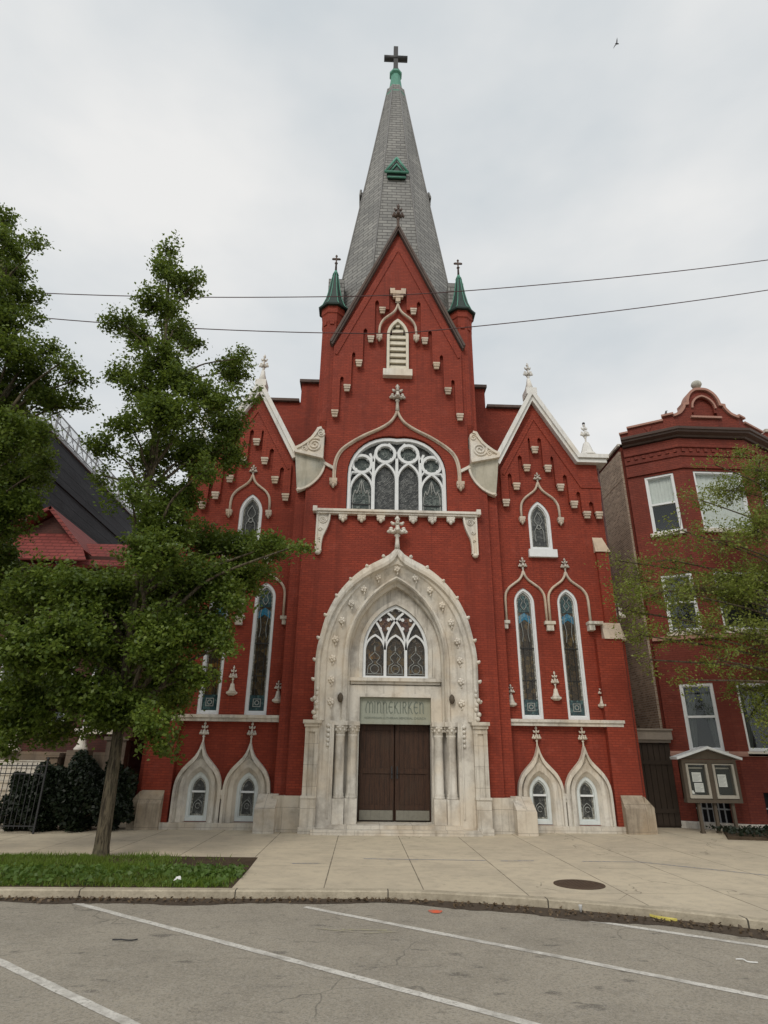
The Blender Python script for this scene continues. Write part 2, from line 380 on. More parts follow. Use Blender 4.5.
t.bump(t.math('SUBTRACT',t.noise(60,4,.7),t.math('MULTIPLY',j,3.0)),.35,.012); M['concrete']=t.done(c,.88,.25)
t=NT('kerb concrete'); c=t.mix(t.ramp(t.noise(2.5,6,.7),.35,.7),(.50,.44,.335),(.29,.25,.185)); c=t.mix(t.math('MULTIPLY',t.ramp(t.noise(22,4,.7),.5,.7),.4),c,(.20,.17,.13))
p=t.sep(); jj=t.math('LESS_THAN',t.math('FRACT',t.math('ADD',t.math('DIVIDE',p[0],2.37),20.23)),.008); c=t.mix(jj,c,(.08,.07,.055))
t.bump(t.noise(30,5,.7),.6,.02); M['kerb']=t.done(c,.9,.2)
# asphalt
t=NT('asphalt'); c=t.mix(t.ramp(t.noise(.6,8,.78),.40,.62),(.36,.322,.258),(.275,.246,.196))
c=t.mix(t.math('MULTIPLY',t.ramp(t.noise(140,2,.5),.45,.75),.55),c,(.36,.335,.295)); c=t.mix(t.math('MULTIPLY',t.ramp(t.noise(110,2,.5,stretch=(1,1.3,1)),.56,.74),.6),c,(.085,.08,.07))
bl=t.ramp(t.noise(2.6,7,.8,stretch=(.8,1.7,1)),.54,.68); c=t.mix(t.math('MULTIPLY',bl,.36),c,(.10,.092,.08))
oil=t.ramp(t.noise(3.4,4,.6,stretch=(.7,1.5,1)),.62,.69); c=t.mix(t.math('MULTIPLY',oil,.6),c,(.075,.068,.06))
lt=t.ramp(t.noise(3.6,7,.8),.54,.68); c=t.mix(t.math('MULTIPLY',lt,.4),c,(.37,.345,.30))
sp=t.ramp(t.noise(38,3,.7),.50,.60); c=t.mix(t.math('MULTIPLY',sp,.5),c,(.14,.127,.108))
sp=t.ramp(t.noise(47,3,.7,stretch=(1.1,1,1)),.52,.60); c=t.mix(t.math('MULTIPLY',sp,.5),c,(.40,.375,.33))
v=t.n.new('ShaderNodeTexVoronoi'); v.feature='DISTANCE_TO_EDGE'; v.inputs['Scale'].default_value=.55
nv=t.n.new('ShaderNodeTexNoise'); nv.inputs['Scale'].default_value=.9; nv.inputs['Detail'].default_value=3; t.lk(t.P,nv.inputs['Vector'])
vm=t.n.new('ShaderNodeVectorMath'); vm.operation='ADD'; t.lk(t.P,vm.inputs[0]); t.lk(nv.outputs['Color'],vm.inputs[1]); t.lk(vm.outputs[0],v.inputs['Vector'])
crk=t.math('MULTIPLY',t.math('LESS_THAN',v.outputs['Distance'],.005),t.ramp(t.noise(.5,2),.53,.58)); c=t.mix(t.math('MULTIPLY',crk,.4),c,(.07,.065,.055))
t.bump(t.math('SUBTRACT',t.noise(120,3,.7),crk),.55,.01); M['asphalt']=t.done(c,.9,.25)
t=NT('road paint'); w=t.ramp(t.noise(24,6,.8),.50,.64); w2=t.ramp(t.noise(2.2,5,.75),.48,.66); w=t.math('MAXIMUM',t.math('MULTIPLY',w,.85),t.math('MULTIPLY',w2,.7))
c=t.mix(w,(.62,.60,.55),(.23,.21,.18)); t.bump(t.noise(110,3,.7),.4,.008); M['paint']=t.done(c,.8,.3)
t=NT('old yellow chalk'); w=t.ramp(t.noise(11,6,.8),.50,.66); c=t.mix(w,(.315,.284,.23),(.42,.40,.22)); M['chalk']=t.done(c,.9,.2)
t=NT('blue survey paint'); w=t.ramp(t.noise(14,4,.7),.40,.60); c=t.mix(w,(.42,.385,.31),(.19,.22,.33)); M['bluepaint']=t.done(c,.9,.2)
t=NT('orange survey paint'); w=t.ramp(t.noise(12,4,.7),.35,.55); c=t.mix(w,(.21,.19,.165),(.70,.13,.06)); M['orange']=t.done(c,.8,.2)
M['dirt']=m_plain('gutter dirt',(.075,.055,.038),.95,.5,14,bump=.8)
M['rust']=m_plain('rusty cast iron',(.085,.055,.035),.7,.5,16,bump=.6)
M['yellow']=m_plain('yellow plastic',(.62,.53,.13),.5,.2,9)
M['litter']=m_plain('white litter',(.72,.72,.70),.7,.2,9)
M['greywood']=m_plain('weathered board wood',(.10,.078,.056),.8,.4,6)
M['boardpale']=m_plain('pale board frame',(.40,.37,.31),.7,.3,7)
M['paper']=m_plain('paper notice',(.84,.83,.80),.8,.1,9,bump=0)
M['felt']=m_plain('dark felt',(.028,.032,.030),.95,.2,9)
M['gatewood']=m_plain('brown gate wood',(.040,.027,.018),.8,.5,3)
M['tarroof']=m_plain('tan flat roof edge',(.27,.23,.19),.85,.4,4)
M['wire']=m_plain('cable rubber',(.075,.035,.035),.6,.2,9)
M['bird']=m_plain('grey feathers',(.06,.06,.065),.7,.3,20)
M['leafdry']=m_leaf('dry leaf',(.09,.060,.035),(.16,.11,.06),(.05,.035,.022),.1)

SKYK=11.6; SUNK=1.5
# ================================================================== CHURCH
CH=tag(empty('brick_church',(0,0,0)),'tall red brick Gothic church with a grey slate spire and limestone portal','church')
GZ=-.06   # pavement level at the church
def finial(mb,x,y,z0,h,mi=0,w=None):
    w=w or h*.26; r=w*.28
    mb.lathe([(r*.9,0),(r*.7,h*.18),(r*.6,h*.34),(r*1.1,h*.38),(r*.6,h*.42),(r*.5,h*.7),(r*.9,h*.74),(r*.4,h*.8),(r*.45,h*.86)],(x,y,z0),8,mi)
    for k in range(4):
        a=k*math.pi/2; ca,sa_=math.cos(a),math.sin(a)
        for q,(o,dz,rr) in enumerate(((.38,.49,.36),(.64,.53,.30),(.80,.50,.22),(.60,.60,.22))):
            mb.blob((x+w*o*ca,y+w*o*.8*sa_,z0+h*dz),w*rr,w*rr,h*.052,6,4,mi)
        mb.blob((x+w*.40*ca,y+w*.36*sa_,z0+h*.75),w*.22,w*.22,h*.05,6,4,mi); mb.blob((x+w*.55*ca,y+w*.5*sa_,z0+h*.79),w*.14,w*.14,h*.035,6,4,mi)
    mb.blob((x,y,z0+h*.54),w*.40,w*.40,h*.09,7,5,mi); mb.blob((x,y,z0+h*.90),w*.28,w*.28,h*.06,7,5,mi); mb.blob((x,y,z0+h*.96),w*.15,w*.15,h*.05,6,4,mi)
    return mb
def corbel(x,y,ztop,w=.15,d=.17,h=.27,mat='trim',parent=None,name='corbel'):
    m=MB(); m.box(x-w,x+w,y-d,y,ztop-.07,ztop)
    vs=[]; 
    prof=[(w*.88,d*.85,ztop-.07),(w*.86,d*.8,ztop-h*.55),(w*.74,d*.62,ztop-h*.72),(w*.72,d*.5,ztop-h)]
    for a,b,z in prof: vs+=[(x-a,y,z),(x-a,y-b,z),(x+a,y-b,z),(x+a,y,z)]
    fs=[(i*4+k,i*4+(k+1)%4,i*4+4+(k+1)%4,i*4+4+k) for i in range(3) for k in range(4)]+[(12,13,14,15)]
    m.add(vs,fs); m.box(x-w*.9,x+w*.9,y-d*.9,y,ztop-h*.62,ztop-h*.52)
    return m.build(name,M[mat],parent or CH)
def pendant(x,y,ztop,w,h,parent,mat='stone',name='pendant'):
    m=MB(); m.box(x-w,x+w,y-.16,y,ztop-h*.35,ztop)
    for dx,dz,s in ((-.55,.5,.5),(.55,.5,.5),(0,.75,.45),(0,.45,.6)): m.blob((x+dx*w,y-.09,ztop-dz*h),w*s,.08,h*.3,7,5)
    return m.build(name,M[mat],parent)
def spiral(mb,cx,cz,y,r0,turns,s=1,a0=0,tr=.03,mi=0):
    n=int(turns*14); P=[]
    for i in range(n+1):
        a=a0+s*2*math.pi*turns*i/n; r=r0*(1-.85*i/n); P.append((cx+r*math.cos(a),y,cz+r*math.sin(a)))
    mb.tube(P,tr,6,1.3,mi)

# ---- tower walls
portal_out=spline([(-2.40,2.84),(-2.44,4.55),(-2.34,5.25),(-2.16,5.96),(-1.84,6.6),(-1.45,7.09),(-.98,7.48),(-.46,7.77),(-.14,8.0),(-.02,8.25)],4)
PO=resample(portal_out+[(-x,z) for x,z in reversed(portal_out)],61)
big_hole=archline(0,1.72,9.46,10.97,12.42,10)
louv_hole=archline(0,.42,15.15,16.7,17.5,8)
hole_portal=[(-2.30,GZ),(-2.30,4.6)]+[(x*.955,z-.12) for x,z in PO[14:47]]+[(2.30,4.6),(2.30,GZ)]
low=[(-3.10,GZ),(-3.10,11.6),(-2.52,12.0),(-2.52,16.1),(0,22.0),(2.52,16.1),(2.52,12.0),(3.10,11.6),(3.10,GZ)]
m=MB()
outer=[(-3.10,GZ)]+low[1:8]+[(3.10,GZ)]+list(reversed(hole_portal))
m.wall(outer,[big_hole,louv_hole],0,.55)
for s in (1,-1):
    m.box(s*3.02,s*3.46,.18,1.2,GZ,10.4)               # stepped corner of the lower stage
    m.box(s*2.45,s*2.89,.16,.6,10.3,17.95)             # corner strip of the upper stage
    m.box(s*2.50,s*2.88,.6,6.2,9,18.0)                 # side walls
    m.box(s*3.0,s*3.4,.5,3.0,GZ,10.3)
m.box(-2.88,2.88,5.8,6.2,9,18)
# stepped panel of the gable standing proud of the wall, its foot cut into slots over the corbels
def arcade(xs,top,y,d,sw=.10):
    L=sorted(xs); pts=[]; n=len(L)
    for i,(x,z) in enumerate(L):
        w=.13; pts+=[(x-w,z),(x+w,z)]
        if i<n-1:
            x2,z2=L[i+1]; hi=max(z,z2)+.42
            if z2>=z: a,b=x2-w-2*sw-.01,x2-w-.01
            else: a,b=x+w+.01,x+w+2*sw+.01
            if z2==z: mid=(x+x2)/2; a,b=mid-sw,mid+sw
            a=max(a,x+w+.005); b=min(b,x2-w-.005)
            pts+=[(a,z),(a,hi-.08),((a+b)/2,hi),(b,hi-.08),(b,z2)]
    out=[]
    for p in pts:
        if not out or math.dist(out[-1],p)>1e-4: out.append(p)
    return out+top
TC=[(0,18.62),(.60,17.95),(1.02,16.58),(1.44,15.47),(1.84,14.38),(2.24,13.3)]
TCs=TC+[(-x,z) for x,z in TC[1:]]
pan=arcade(TCs,[(2.39,15.9),(2.39,16.1),(0,21.45),(-2.39,16.1),(-2.39,15.9)],0,.09)
m.wall(pan,[],-.13,.0)
m.build('tower_wall',M['brick'],CH)
m=MB()
for s in (1,-1): m.bar([(s*.06,20.9),(s*2.30,15.75)],.09,-.165,-.13)
m.build('gable_string',M['brick'],CH)
for x,z in TCs[1:]: corbel(x,-.13,z,.125,.12,.25)
m=MB(); m.box(-.30,.30,-.26,-.1,18.62,18.78); m.box(-.20,.20,-.24,-.1,18.46,18.62); m.box(-.31,-.12,-.24,-.1,18.75,18.90); m.box(.12,.31,-.24,-.1,18.75,18.90); m.box(-.09,.09,-.22,-.1,18.28,18.46)
m.build('corbel',M['trim'],CH)
# gable coping
m=MB()
gp=[(-2.52,16.28),(0,22.25),(2.52,16.28)]
m.bar(gp,.08,-.24,.7); m.bar([(-2.48,16.2),(0,22.10),(2.48,16.2)],.07,-.19,.6)
cop=m.build('gable_coping',M['darkcope'],CH)
m=MB(); finial(m,0,-.1,22.2,1.35,0,.27); m.build('finial',M['darkcope'],cop)
# turrets
for s in (1,-1):
    cx,cy=s*2.52,.40
    m=MB(); m.lathe([(.405,0),(.405,4.3),(.44,4.42),(.44,4.75),(.48,4.8),(.48,5.12)],(cx,cy,13.0),8,0,False,R(22.5))
    m.lathe([(.10,-1.0),(.405,0)],(cx,cy,13.0),8,0,False,R(22.5))
    tu=m.build('turret',M['brick'],CH)
    m=MB()
    for k in range(8):                                  # sunk pointed panels of the turret head
        a=k*math.pi/4; u=Vector((math.cos(a),math.sin(a),0)); w=Vector((-u.y,u.x,0)); c=Vector((cx,cy,0))+u*.412
        P=[(-.08,17.25),(-.08,17.52),(0,17.68),(.08,17.52),(.08,17.25)]
        m.add([c+w*x+Vector((0,0,z)) for x,z in P]+[c-u*.04+w*x+Vector((0,0,z)) for x,z in P],[(0,1,2,3,4)]+[(i,(i+1)%5,(i+1)%5+5,i+5) for i in range(5)])
    m.build('blind_panel',M['brick'],tu)
    m=MB(); m.lathe([(.60,.0),(.62,.06),(.46,.24),(.325,.62),(.225,1.12),(.14,1.7),(.10,1.95),(.12,2.0),(.05,2.06)],(cx,cy,18.10),8,0,False,R(22.5))
    rf=m.build('turret_roof',M['copperdark'],tu)
    m=MB()
    for k in range(8):
        a=R(22.5)+k*math.pi/4
        m.tube([(cx+r*math.cos(a),cy+r*math.sin(a),18.11+z) for r,z in [(.61,.04),(.465,.24),(.33,.62),(.23,1.12),(.145,1.7),(.10,1.96)]],.020,5)
    m.lathe([(.14,1.92),(.10,2.02),(.06,2.15)],(cx,cy,18.10),8)
    m.build('copper_ridge',M['copper'],rf)
    m=MB(); m.lathe([(.05,0),(.035,.5),(.07,.52),(.03,.58),(.03,.95)],(cx,cy,20.15),8); m.box(cx-.13,cx+.13,cy-.03,cy+.03,20.86,20.93); m.blob((cx,cy,21.05),.05); m.blob((cx-.14,cy,20.89),.045); m.blob((cx+.14,cy,20.89),.045)
    m.build('cross_finial',M['darkcope'],rf)
# ---- spire
def octo(a,z,cy): 
    r=a/math.cos(R(22.5)); return [(r*math.cos(R(22.5)+k*math.pi/4),cy+r*math.sin(R(22.5)+k*math.pi/4),z) for k in range(8)]
SY=3.1
lev=[(2.80,17.9),(2.30,21.7),(1.32,28.8),(.42,35.65)]
m=MB(); vs=[p for a,z in lev for p in octo(a,z,SY)]
m.add(vs,[(i*8+k,i*8+(k+1)%8,i*8+8+(k+1)%8,i*8+8+k) for i in range(3) for k in range(8)]+[tuple(range(24,32))])
for s in (1,-1):    # small gabled side walls of the tower at the foot of the spire
    m.add([(s*2.2,1.2,17.5),(s*2.86,1.2,17.5),(s*2.86,1.2,20.6),(s*2.2,1.2,20.6),(s*2.2,5,17.5),(s*2.86,5,17.5),(s*2.86,5,20.6),(s*2.2,5,20.6)],[(0,1,2,3),(4,5,6,7),(0,1,5,4),(1,2,6,5),(2,3,7,6),(3,0,4,7)])
sp=m.build('spire',M['slate'],CH)
def sa(z):
    for (a0,z0),(a1,z1) in zip(lev,lev[1:]):
        if z<=z1: return a0+(a1-a0)*(z-z0)/(z1-z0)
    return lev[-1][0]
m=MB()
for k in range(8):
    a=R(22.5)+k*math.pi/4
    m.tube([((sa(z)/math.cos(R(22.5))+.01)*math.cos(a),SY+(sa(z)/math.cos(R(22.5))+.01)*math.sin(a),z) for z in (18.2,21.7,28.8,35.6)],.035,5)
m.build('hip_ridge',m_plain('grey lead roll',(.20,.195,.19),.6,.4,5),sp)
# dormers on the four main faces
for ang in (0,90,-90):
    ca,sn=math.cos(R(ang)),math.sin(R(ang))
    def tr(x,o,z):   # x along face, o outwards
        lx,ly=x,-o; return (ca*lx-sn*ly,SY+sn*lx+ca*ly,z)
    z0=27.35 if ang==0 else 27.2; k_=1 if ang==0 else .75; a0=sa(z0); a1=sa(z0+1.1)
    m=MB(); vs=[tr(x,o,z) for x,o,z in [(-.46,a0+.16*k_,z0),(.46,a0+.16*k_,z0),(0,a0+.16*k_,z0+.78),(-.46,a0-.2,z0),(.46,a0-.2,z0),(0,a1-.2,z0+.78)]]
    m.add(vs,[(0,1,2),(3,5,4),(0,2,5,3),(1,4,5,2),(0,3,4,1)])
    dm=m.build('dormer',M['copperdark'] if ang==0 else M['slate'],sp)
    m=MB()
    for s in (1,-1):
        m.tube([tr(s*.54,a0+.21*k_,z0-.03),tr(0,a0+.21*k_,z0+.90)],.06,6); m.tube([tr(s*.27,a0+.19*k_,z0+.06),tr(0,a0+.19*k_,z0+.52)],.04,6)
    m.tube([tr(-.56,a0+.21*k_,z0-.03),tr(.56,a0+.21*k_,z0-.03)],.06,6)
    m.tube([tr(-.44,a0+.20*k_,z0-.36),tr(.44,a0+.20*k_,z0-.36)],.045,6)
    m.build('dormer_edge',M['copper'] if ang==0 else M['slate'],dm)
    m=MB()
    vs=[tr(x,o,z) for x in (-.42,.42) for o,z in ((a0+.13*k_,z0-.02),(a0+.15*k_,z0-.36),(a0-.2,z0-.36),(a0-.2,z0-.02))]
    m.add(vs,[(0,1,2,3),(4,7,6,5),(0,4,5,1),(1,5,6,2),(2,6,7,3),(3,7,4,0)]); m.build('dormer_louvre',M['copperdark'],dm)
m=MB(); m.lathe([(.54,0),(.56,.10),(.46,.24),(.36,.9),(.28,1.65),(.26,1.9),(.36,1.98),(.36,2.12),(.22,2.22),(.14,2.4)],(0,SY,35.0),8,0,False,R(22.5)); cap=m.build('spire_cap',M['copper'],sp)
m=MB(); m.box(-.125,.125,SY-.11,SY+.11,37.1,39.45); m.tube([(-.66,SY,38.5),(.66,SY,38.5)],.17,8); m.box(-.15,.15,SY-.14,SY+.14,37.1,37.5); m.build('cross',M['iron'],sp)

# ---- shoulders (carved scroll stones beside the tower) 
for s in (1,-1):
    P=[(2.56,12.46),(2.66,12.54),(2.78,12.50),(2.84,12.36),(2.98,12.14),(3.14,11.98),(3.34,11.82),(3.52,11.72),(3.52,11.58),(2.56,11.36)]
    m=MB(); m.wall([(s*x,z) for x,z in P],[],-.22,.55)
    Q=[(3.52,11.60),(2.56,11.38)]
    m.bar([(s*x,z) for x,z in Q],.10,-.30,.55); m.bar([(s*x,z) for x,z in P[1:9]],.09,-.28,.5)
    spiral(m,s*2.88,11.86,-.23,.27,2.2,-s,math.pi*.3,.035); spiral(m,s*3.22,11.72,-.23,.11,1.4,s,0,.022); spiral(m,s*2.68,12.32,-.23,.13,1.4,s,0,.025)
    sc=m.build('scroll_stone',M['pale'],CH)
    # weathering below: concave skirt falling to a point at the outer corner
    A=spline([(2.50,11.30),(2.55,11.02),(2.72,10.68),(3.02,10.38),(3.40,10.20)],4); n=len(A)
    B=[(2.50+(3.53-2.50)*i/(n-1),11.33+(11.56-11.33)*i/(n-1)) for i in range(n)]
    m=MB()
    m.loft([[(s*x,z) for x,z in B],[(s*(b[0]*.5+a[0]*.5),b[1]*.5+a[1]*.5) for a,b in zip(A,B)],[(s*x,z) for x,z in A],[(s*x,z) for x,z in A],[(s*x,z) for x,z in B]],[-.16,-.12,-.02,.5,.5],False)
    m.add([(s*3.40,-.02,10.20),(s*3.48,-.12,10.9),(s*3.53,-.16,11.56),(s*3.53,.5,11.56),(s*3.40,.5,10.20)],[(0,1,2,3,4)])
    sk=m.build('weathering',M['weather'],sc)
    m=MB(); m.bar([(s*x,z) for x,z in A],.07,-.08,.1); m.blob((s*3.34,-.04,10.24),.09,.08,.06); m.build('skirt_edge',M['pale'],sc)
    m=MB(); m.bar([(s*2.60,11.30),(s*2.16,11.05)],.10,-.10,.02); m.build('label_course',M['pale'],sc)

# ---- big window
W=tag(empty('tracery_window'),None); W.parent=CH
m=MB(); o1=archline(0,1.70,9.50,10.97,12.36,10); o2=archline(0,1.60,9.58,10.97,12.24,10)
m.ring(o1,o2,.08,.40); fr=m.build('frame',M['white'],W)
m=MB()
m.wall(archline(0,1.62,9.54,10.97,12.28,10),[],.30,.36,0); m.build('glass',M['glass_dark'],W)
m=MB()
for x,zt in ((-.82,11.45),(0,11.6),(.82,11.45)): m.box(x-.05,x+.05,.12,.34,9.55,zt)
for x,w,zb,zs,za in ((-1.22,.385,9.56,10.35,11.02),(1.22,.385,9.56,10.35,11.02),(-.41,.385,9.56,10.78,11.42),(.41,.385,9.56,10.78,11.42)):
    m.bar(archline(x,w,zb,zs,za,8),.075,.135,.33); pass
for x,z,r in ((-1.22,11.37,.33),(1.22,11.37,.33),(-.41,11.80,.34),(.41,11.80,.34)):
    m.ring(circ(x,z,r+.05),circ(x,z,r-.05),.13,.33)
    for k in range(4):
        a=math.pi/4+k*math.pi/2; c=(x+(r-.05)*math.cos(a),z+(r-.05)*math.sin(a)); m.prism(circ(c[0],c[1],.045,8),.17,.33)
for s in (1,-1):
    m.bar([(s*.82,11.3),(s*.80,11.62),(s*.70,11.95),(s*.52,12.15)],.09,.14,.33); m.bar([(s*.82,11.3),(s*.85,11.55),(s*.95,11.78)],.08,.14,.33)
    m.bar([(0,11.55),(s*.03,11.8),(s*.14,12.02),(s*.3,12.2)],.08,.14,.33); m.bar([(s*1.62,10.9),(s*1.55,11.05),(s*1.3,11.02)],.05,.14,.33); m.bar([(s*.85,10.95),(s*.95,11.1),(s*1.2,11.04)],.05,.14,.33)
m.build('tracery',M['white'],W)
for x,z,r in ((-1.22,11.37,.27),(1.22,11.37,.27),(-.41,11.80,.28),(.41,11.80,.28)):
    m=MB(); m.prism(circ(x,z,r,16),.285,.298); m.build('round_glass',M['glass_green'],W)
for x in (-1.22,1.22):
    m=MB(); m.prism(archline(x,.33,9.6,10.32,10.9,6),.285,.298); sgl=m.build('side_glass',M['glass_green'],W)
    m=MB(); m.bar([(x-.32,9.88),(x+.32,9.88)],.03,.25,.286,1)
    for s in (1,-1): m.tube(xz(spline([(x+s*.29,9.9),(x+s*.27,10.2),(x+s*.20,10.42),(x+s*.16,10.28),(x+s*.08,10.5),(x+s*.05,10.66),(x,10.78)],3),.27),.022,5)
    m.tube(xz([(x,10.3),(x,10.8)],.27),.025,5); m.bar([(x-.29,9.62),(x-.29,10.2)],.04,.26,.286); m.bar([(x+.29,9.62),(x+.29,10.2)],.04,.26,.286)
    m.build('leading',[M['lead'],M['leaddark']],sgl)
# hood mould of the big window
hp=[(2.18,10.62),(2.17,11.2),(2.06,11.62),(1.80,11.95),(1.23,12.36),(.64,12.68),(.27,12.95),(.07,13.25),(.0,13.5)]
hs=spline(hp,5)
H=empty('hood_mould'); H.parent=CH
def hood(path,r,y,parent,name='moulding',mat='trim'):
    m=MB(); m.tube(xz(path,y),r,8,1.5); return m.build(name,M[mat],parent)
m=MB(); P=[(-x,z) for x,z in hs]+[(x,z) for x,z in reversed(hs)]; m.tube(xz(P,-.04),.05,8,1.6); m.bar([(x*.978,z-.02) for x,z in P],.06,-.05,.01); m.build('moulding',M['trim'],H)
m=MB(); finial(m,0,-.08,13.42,1.12,0,.30); m.build('finial',M['stone'],H)
for s in (1,-1): pendant(s*2.18,0,10.66,.13,.34,H,'trim','label_stop')
# louvre window and its hood
W=empty('louvre_window'); W.parent=CH
m=MB(); m.ring(archline(0,.41,15.15,16.7,17.48,8),archline(0,.31,15.2,16.7,17.34,8),-.16,.2); m.build('frame',M['louvre'],W)
m=MB(); m.wall(archline(0,.33,15.18,16.7,17.36,8),[],.20,.25,0); m.build('backing',M['room'],W)
m=MB()
for k in range(8):
    z=15.22+k*.275; w=.31 if z<16.7 else .31*max(.15,(17.3-z)/.62)
    m.add([(-w,-.10,z),(w,-.10,z),(w,-.02,z+.20),(-w,-.02,z+.20),(-w,.10,z),(w,.10,z),(w,.10,z+.20),(-w,.10,z+.20)],[(0,1,2,3),(7,6,5,4),(0,4,5,1),(2,6,7,3),(0,3,7,4),(1,5,6,2)])
m.build('slats',M['louvre'],W)
m=MB(); m.box(-.54,.54,-.22,0,14.86,15.14); m.build('sill',M['pale'],W)
H=empty('hood_mould'); H.parent=CH
hood(ogee(0,.70,16.65,16.9,18.15),.045,-.14,H)
m=MB(); finial(m,0,-.16,18.05,.42,0,.1); m.build('finial',M['stone'],H)
for s in (1,-1): pendant(s*.70,-.10,16.68,.11,.30,H,'trim','label_stop')

# ---- ledge under the big window
L=empty('window_ledge'); L.parent=CH
m=MB(); m.box(-2.76,2.76,-.24,0,9.42,9.50); m.box(-2.70,2.70,-.19,0,9.35,9.42)
for s in (1,-1): m.box(s*2.66,s*2.80,-.26,0,9.40,9.58)
m.build('shelf',M['pale'],L)
for x in (-1.80,-1.18,-.54,.54,1.18,1.80): pendant(x,0,9.36,.14,.28,L,'pale')
for s in (1,-1):
    o=spline([(2.24,9.352),(2.26,9.13),(2.34,8.85),(2.46,8.55),(2.50,8.2),(2.48,8.05)],4)
    m=MB(); m.wall([(s*2.64,9.352)]+[(s*x,z) for x,z in o]+[(s*2.58,7.95),(s*2.66,8.02)],[],-.10,0)
    m.bar([(s*x,z) for x,z in o],.06,-.15,0); m.bar([(s*2.645,9.348),(s*2.645,8.02)],.06,-.15,0)
    spiral(m,s*2.46,9.15,-.11,.13,2,s,0,.022); spiral(m,s*2.53,8.80,-.11,.07,1.4,-s,0,.018); spiral(m,s*2.55,8.5,-.11,.05,1.2,s,0,.015)
    m.blob((s*2.57,-.1,8.0),.10,.1,.08); m.build('scroll_bracket',M['pale'],L)

# ---- portal
PT=empty('stone_portal'); PT.parent=CH
N=61
def A_(w,zs,za): return resample([(-w,2.84)]+arcpts(0,w,zs,za,14)+[(w,2.84)],N)
def shr(k,dz): return resample([(x*k,z-dz*max(0,(z-4.5)/3.7)) for x,z in PO],N)
m=MB()
m.loft([PO,PO,shr(.965,.22),shr(.945,.34),shr(.93,.40),A_(2.12,4.6,7.62),A_(2.08,4.6,7.58),A_(1.86,4.62,7.42),A_(1.64,4.65,7.28),A_(1.60,4.66,7.25),A_(1.53,4.68,7.20),A_(1.47,4.7,7.15),A_(1.45,4.7,7.12),A_(1.41,4.72,7.00),A_(1.40,4.72,6.98)],
       [.1,-.34,-.40,-.38,-.28,-.26,-.20,-.10,-.02,-.10,-.12,-.06,.12,.18,.50],smooth=False)
m.build('archivolt',M['stone'],PT)
m=MB()
tymp=[(-1.44,2.80)]+archline(0,1.44,2.84,4.72,7.02,14)[1:-1]+[(1.44,2.80),(1.10,2.80),(1.10,3.60),(-1.10,3.60),(-1.10,2.80)]
m.wall(tymp,[archline(0,1.02,4.14,4.98,6.44,10)],.40,.62)
m.box(-1.43,1.43,.20,.42,4.02,4.12); m.box(-1.38,1.38,.28,.42,3.94,4.02)                # cornice over the door
m.ring([(-1.16,2.80),(-1.16,3.66),(1.16,3.66),(1.16,2.80)],[(-1.08,2.80),(-1.08,3.56),(1.08,3.56),(1.08,2.80)],.30,.60,0,False)
for s in (1,-1): m.box(s*1.16,s*1.42,.32,.42,2.84,3.70)
m.box(-1.42,1.42,.33,.42,3.66,3.90)
m.ring(archline(0,1.14,4.14,4.98,6.58,10),archline(0,1.03,4.14,4.98,6.44,10),.34,.44,0,False)
m.build('tympanum',M['stone'],PT)
for s in (1,-1):
    m=MB()   # outer pier
    m.box(s*2.20,s*2.66,-.50,.1,GZ,.10); m.box(s*2.22,s*2.63,-.46,.1,.10,.80); m.box(s*2.20,s*2.65,-.49,.1,.80,.86)
    m.box(s*2.26,s*2.57,-.36,.1,.86,2.66); m.box(s*2.22,s*2.33,-.41,.1,.86,2.66); m.box(s*2.50,s*2.61,-.41,.1,.86,2.66); m.box(s*2.215,s*2.615,-.416,.1,2.52,2.662)
    m.box(s*2.20,s*2.64,-.47,.1,2.66,2.74); m.box(s*2.16,s*2.68,-.52,.1,2.74,2.84)
    m.build('pier',M['stone_j'],PT)
    m=MB()   # jamb and recess walls
    m.box(s*1.84,s*2.22,-.22,.1,GZ,2.84); m.box(s*1.88,s*1.92,-.26,-.22,.3,2.84); m.box(s*1.08,s*1.86,.34,.9,GZ,2.84)
    m.box(s*1.80,s*1.88,-.20,.5,GZ,2.84)
    m.build('jamb',M['stone'],PT)
    for x,y in ((1.63,.06),(1.27,.20)):
        m=MB(); x*=s
        m.box(x-.19,x+.19,y-.19,y+.19,GZ,.12); m.box(x-.175,x+.175,y-.175,y+.175,.12,.78)
        m.lathe([(.175,.78),(.175,.82),(.15,.86),(.165,.89),(.14,.93),(.135,2.42),(.155,2.45),(.14,2.48)],(x,y,0),14)
        cm=m.build('column',M['stone'],PT)
        m=MB(); m.lathe([(.14,2.46),(.15,2.56),(.20,2.68),(.215,2.72)],(x,y,0),12); m.box(x-.21,x+.21,y-.21,y+.21,2.72,2.84)
        for k in range(8):
            a=k*math.pi/4; m.blob((x+.165*math.cos(a),y+.165*math.sin(a),2.60),.045,.045,.05,6,4); m.blob((x+.19*math.cos(a+.4),y+.19*math.sin(a+.4),2.67),.04,.04,.04,6,4)
        m.build('capital',M['stone'],cm)
    # carved drops on the jamb and over the pier
    m=MB()
    for k in range(5): m.blob((s*1.97,-.24,2.70-k*.13),.07-.006*k,.05,.055,7,5)
    m.build('carved_drop',M['stone'],PT); m=MB()
    for k in range(7): m.blob((s*(2.36+.05*math.sin(k*2)),-.40,2.92+k*.13),.075-.004*k,.06,.07,7,5)
    m.build('carved_drop',M['stone'],PT)
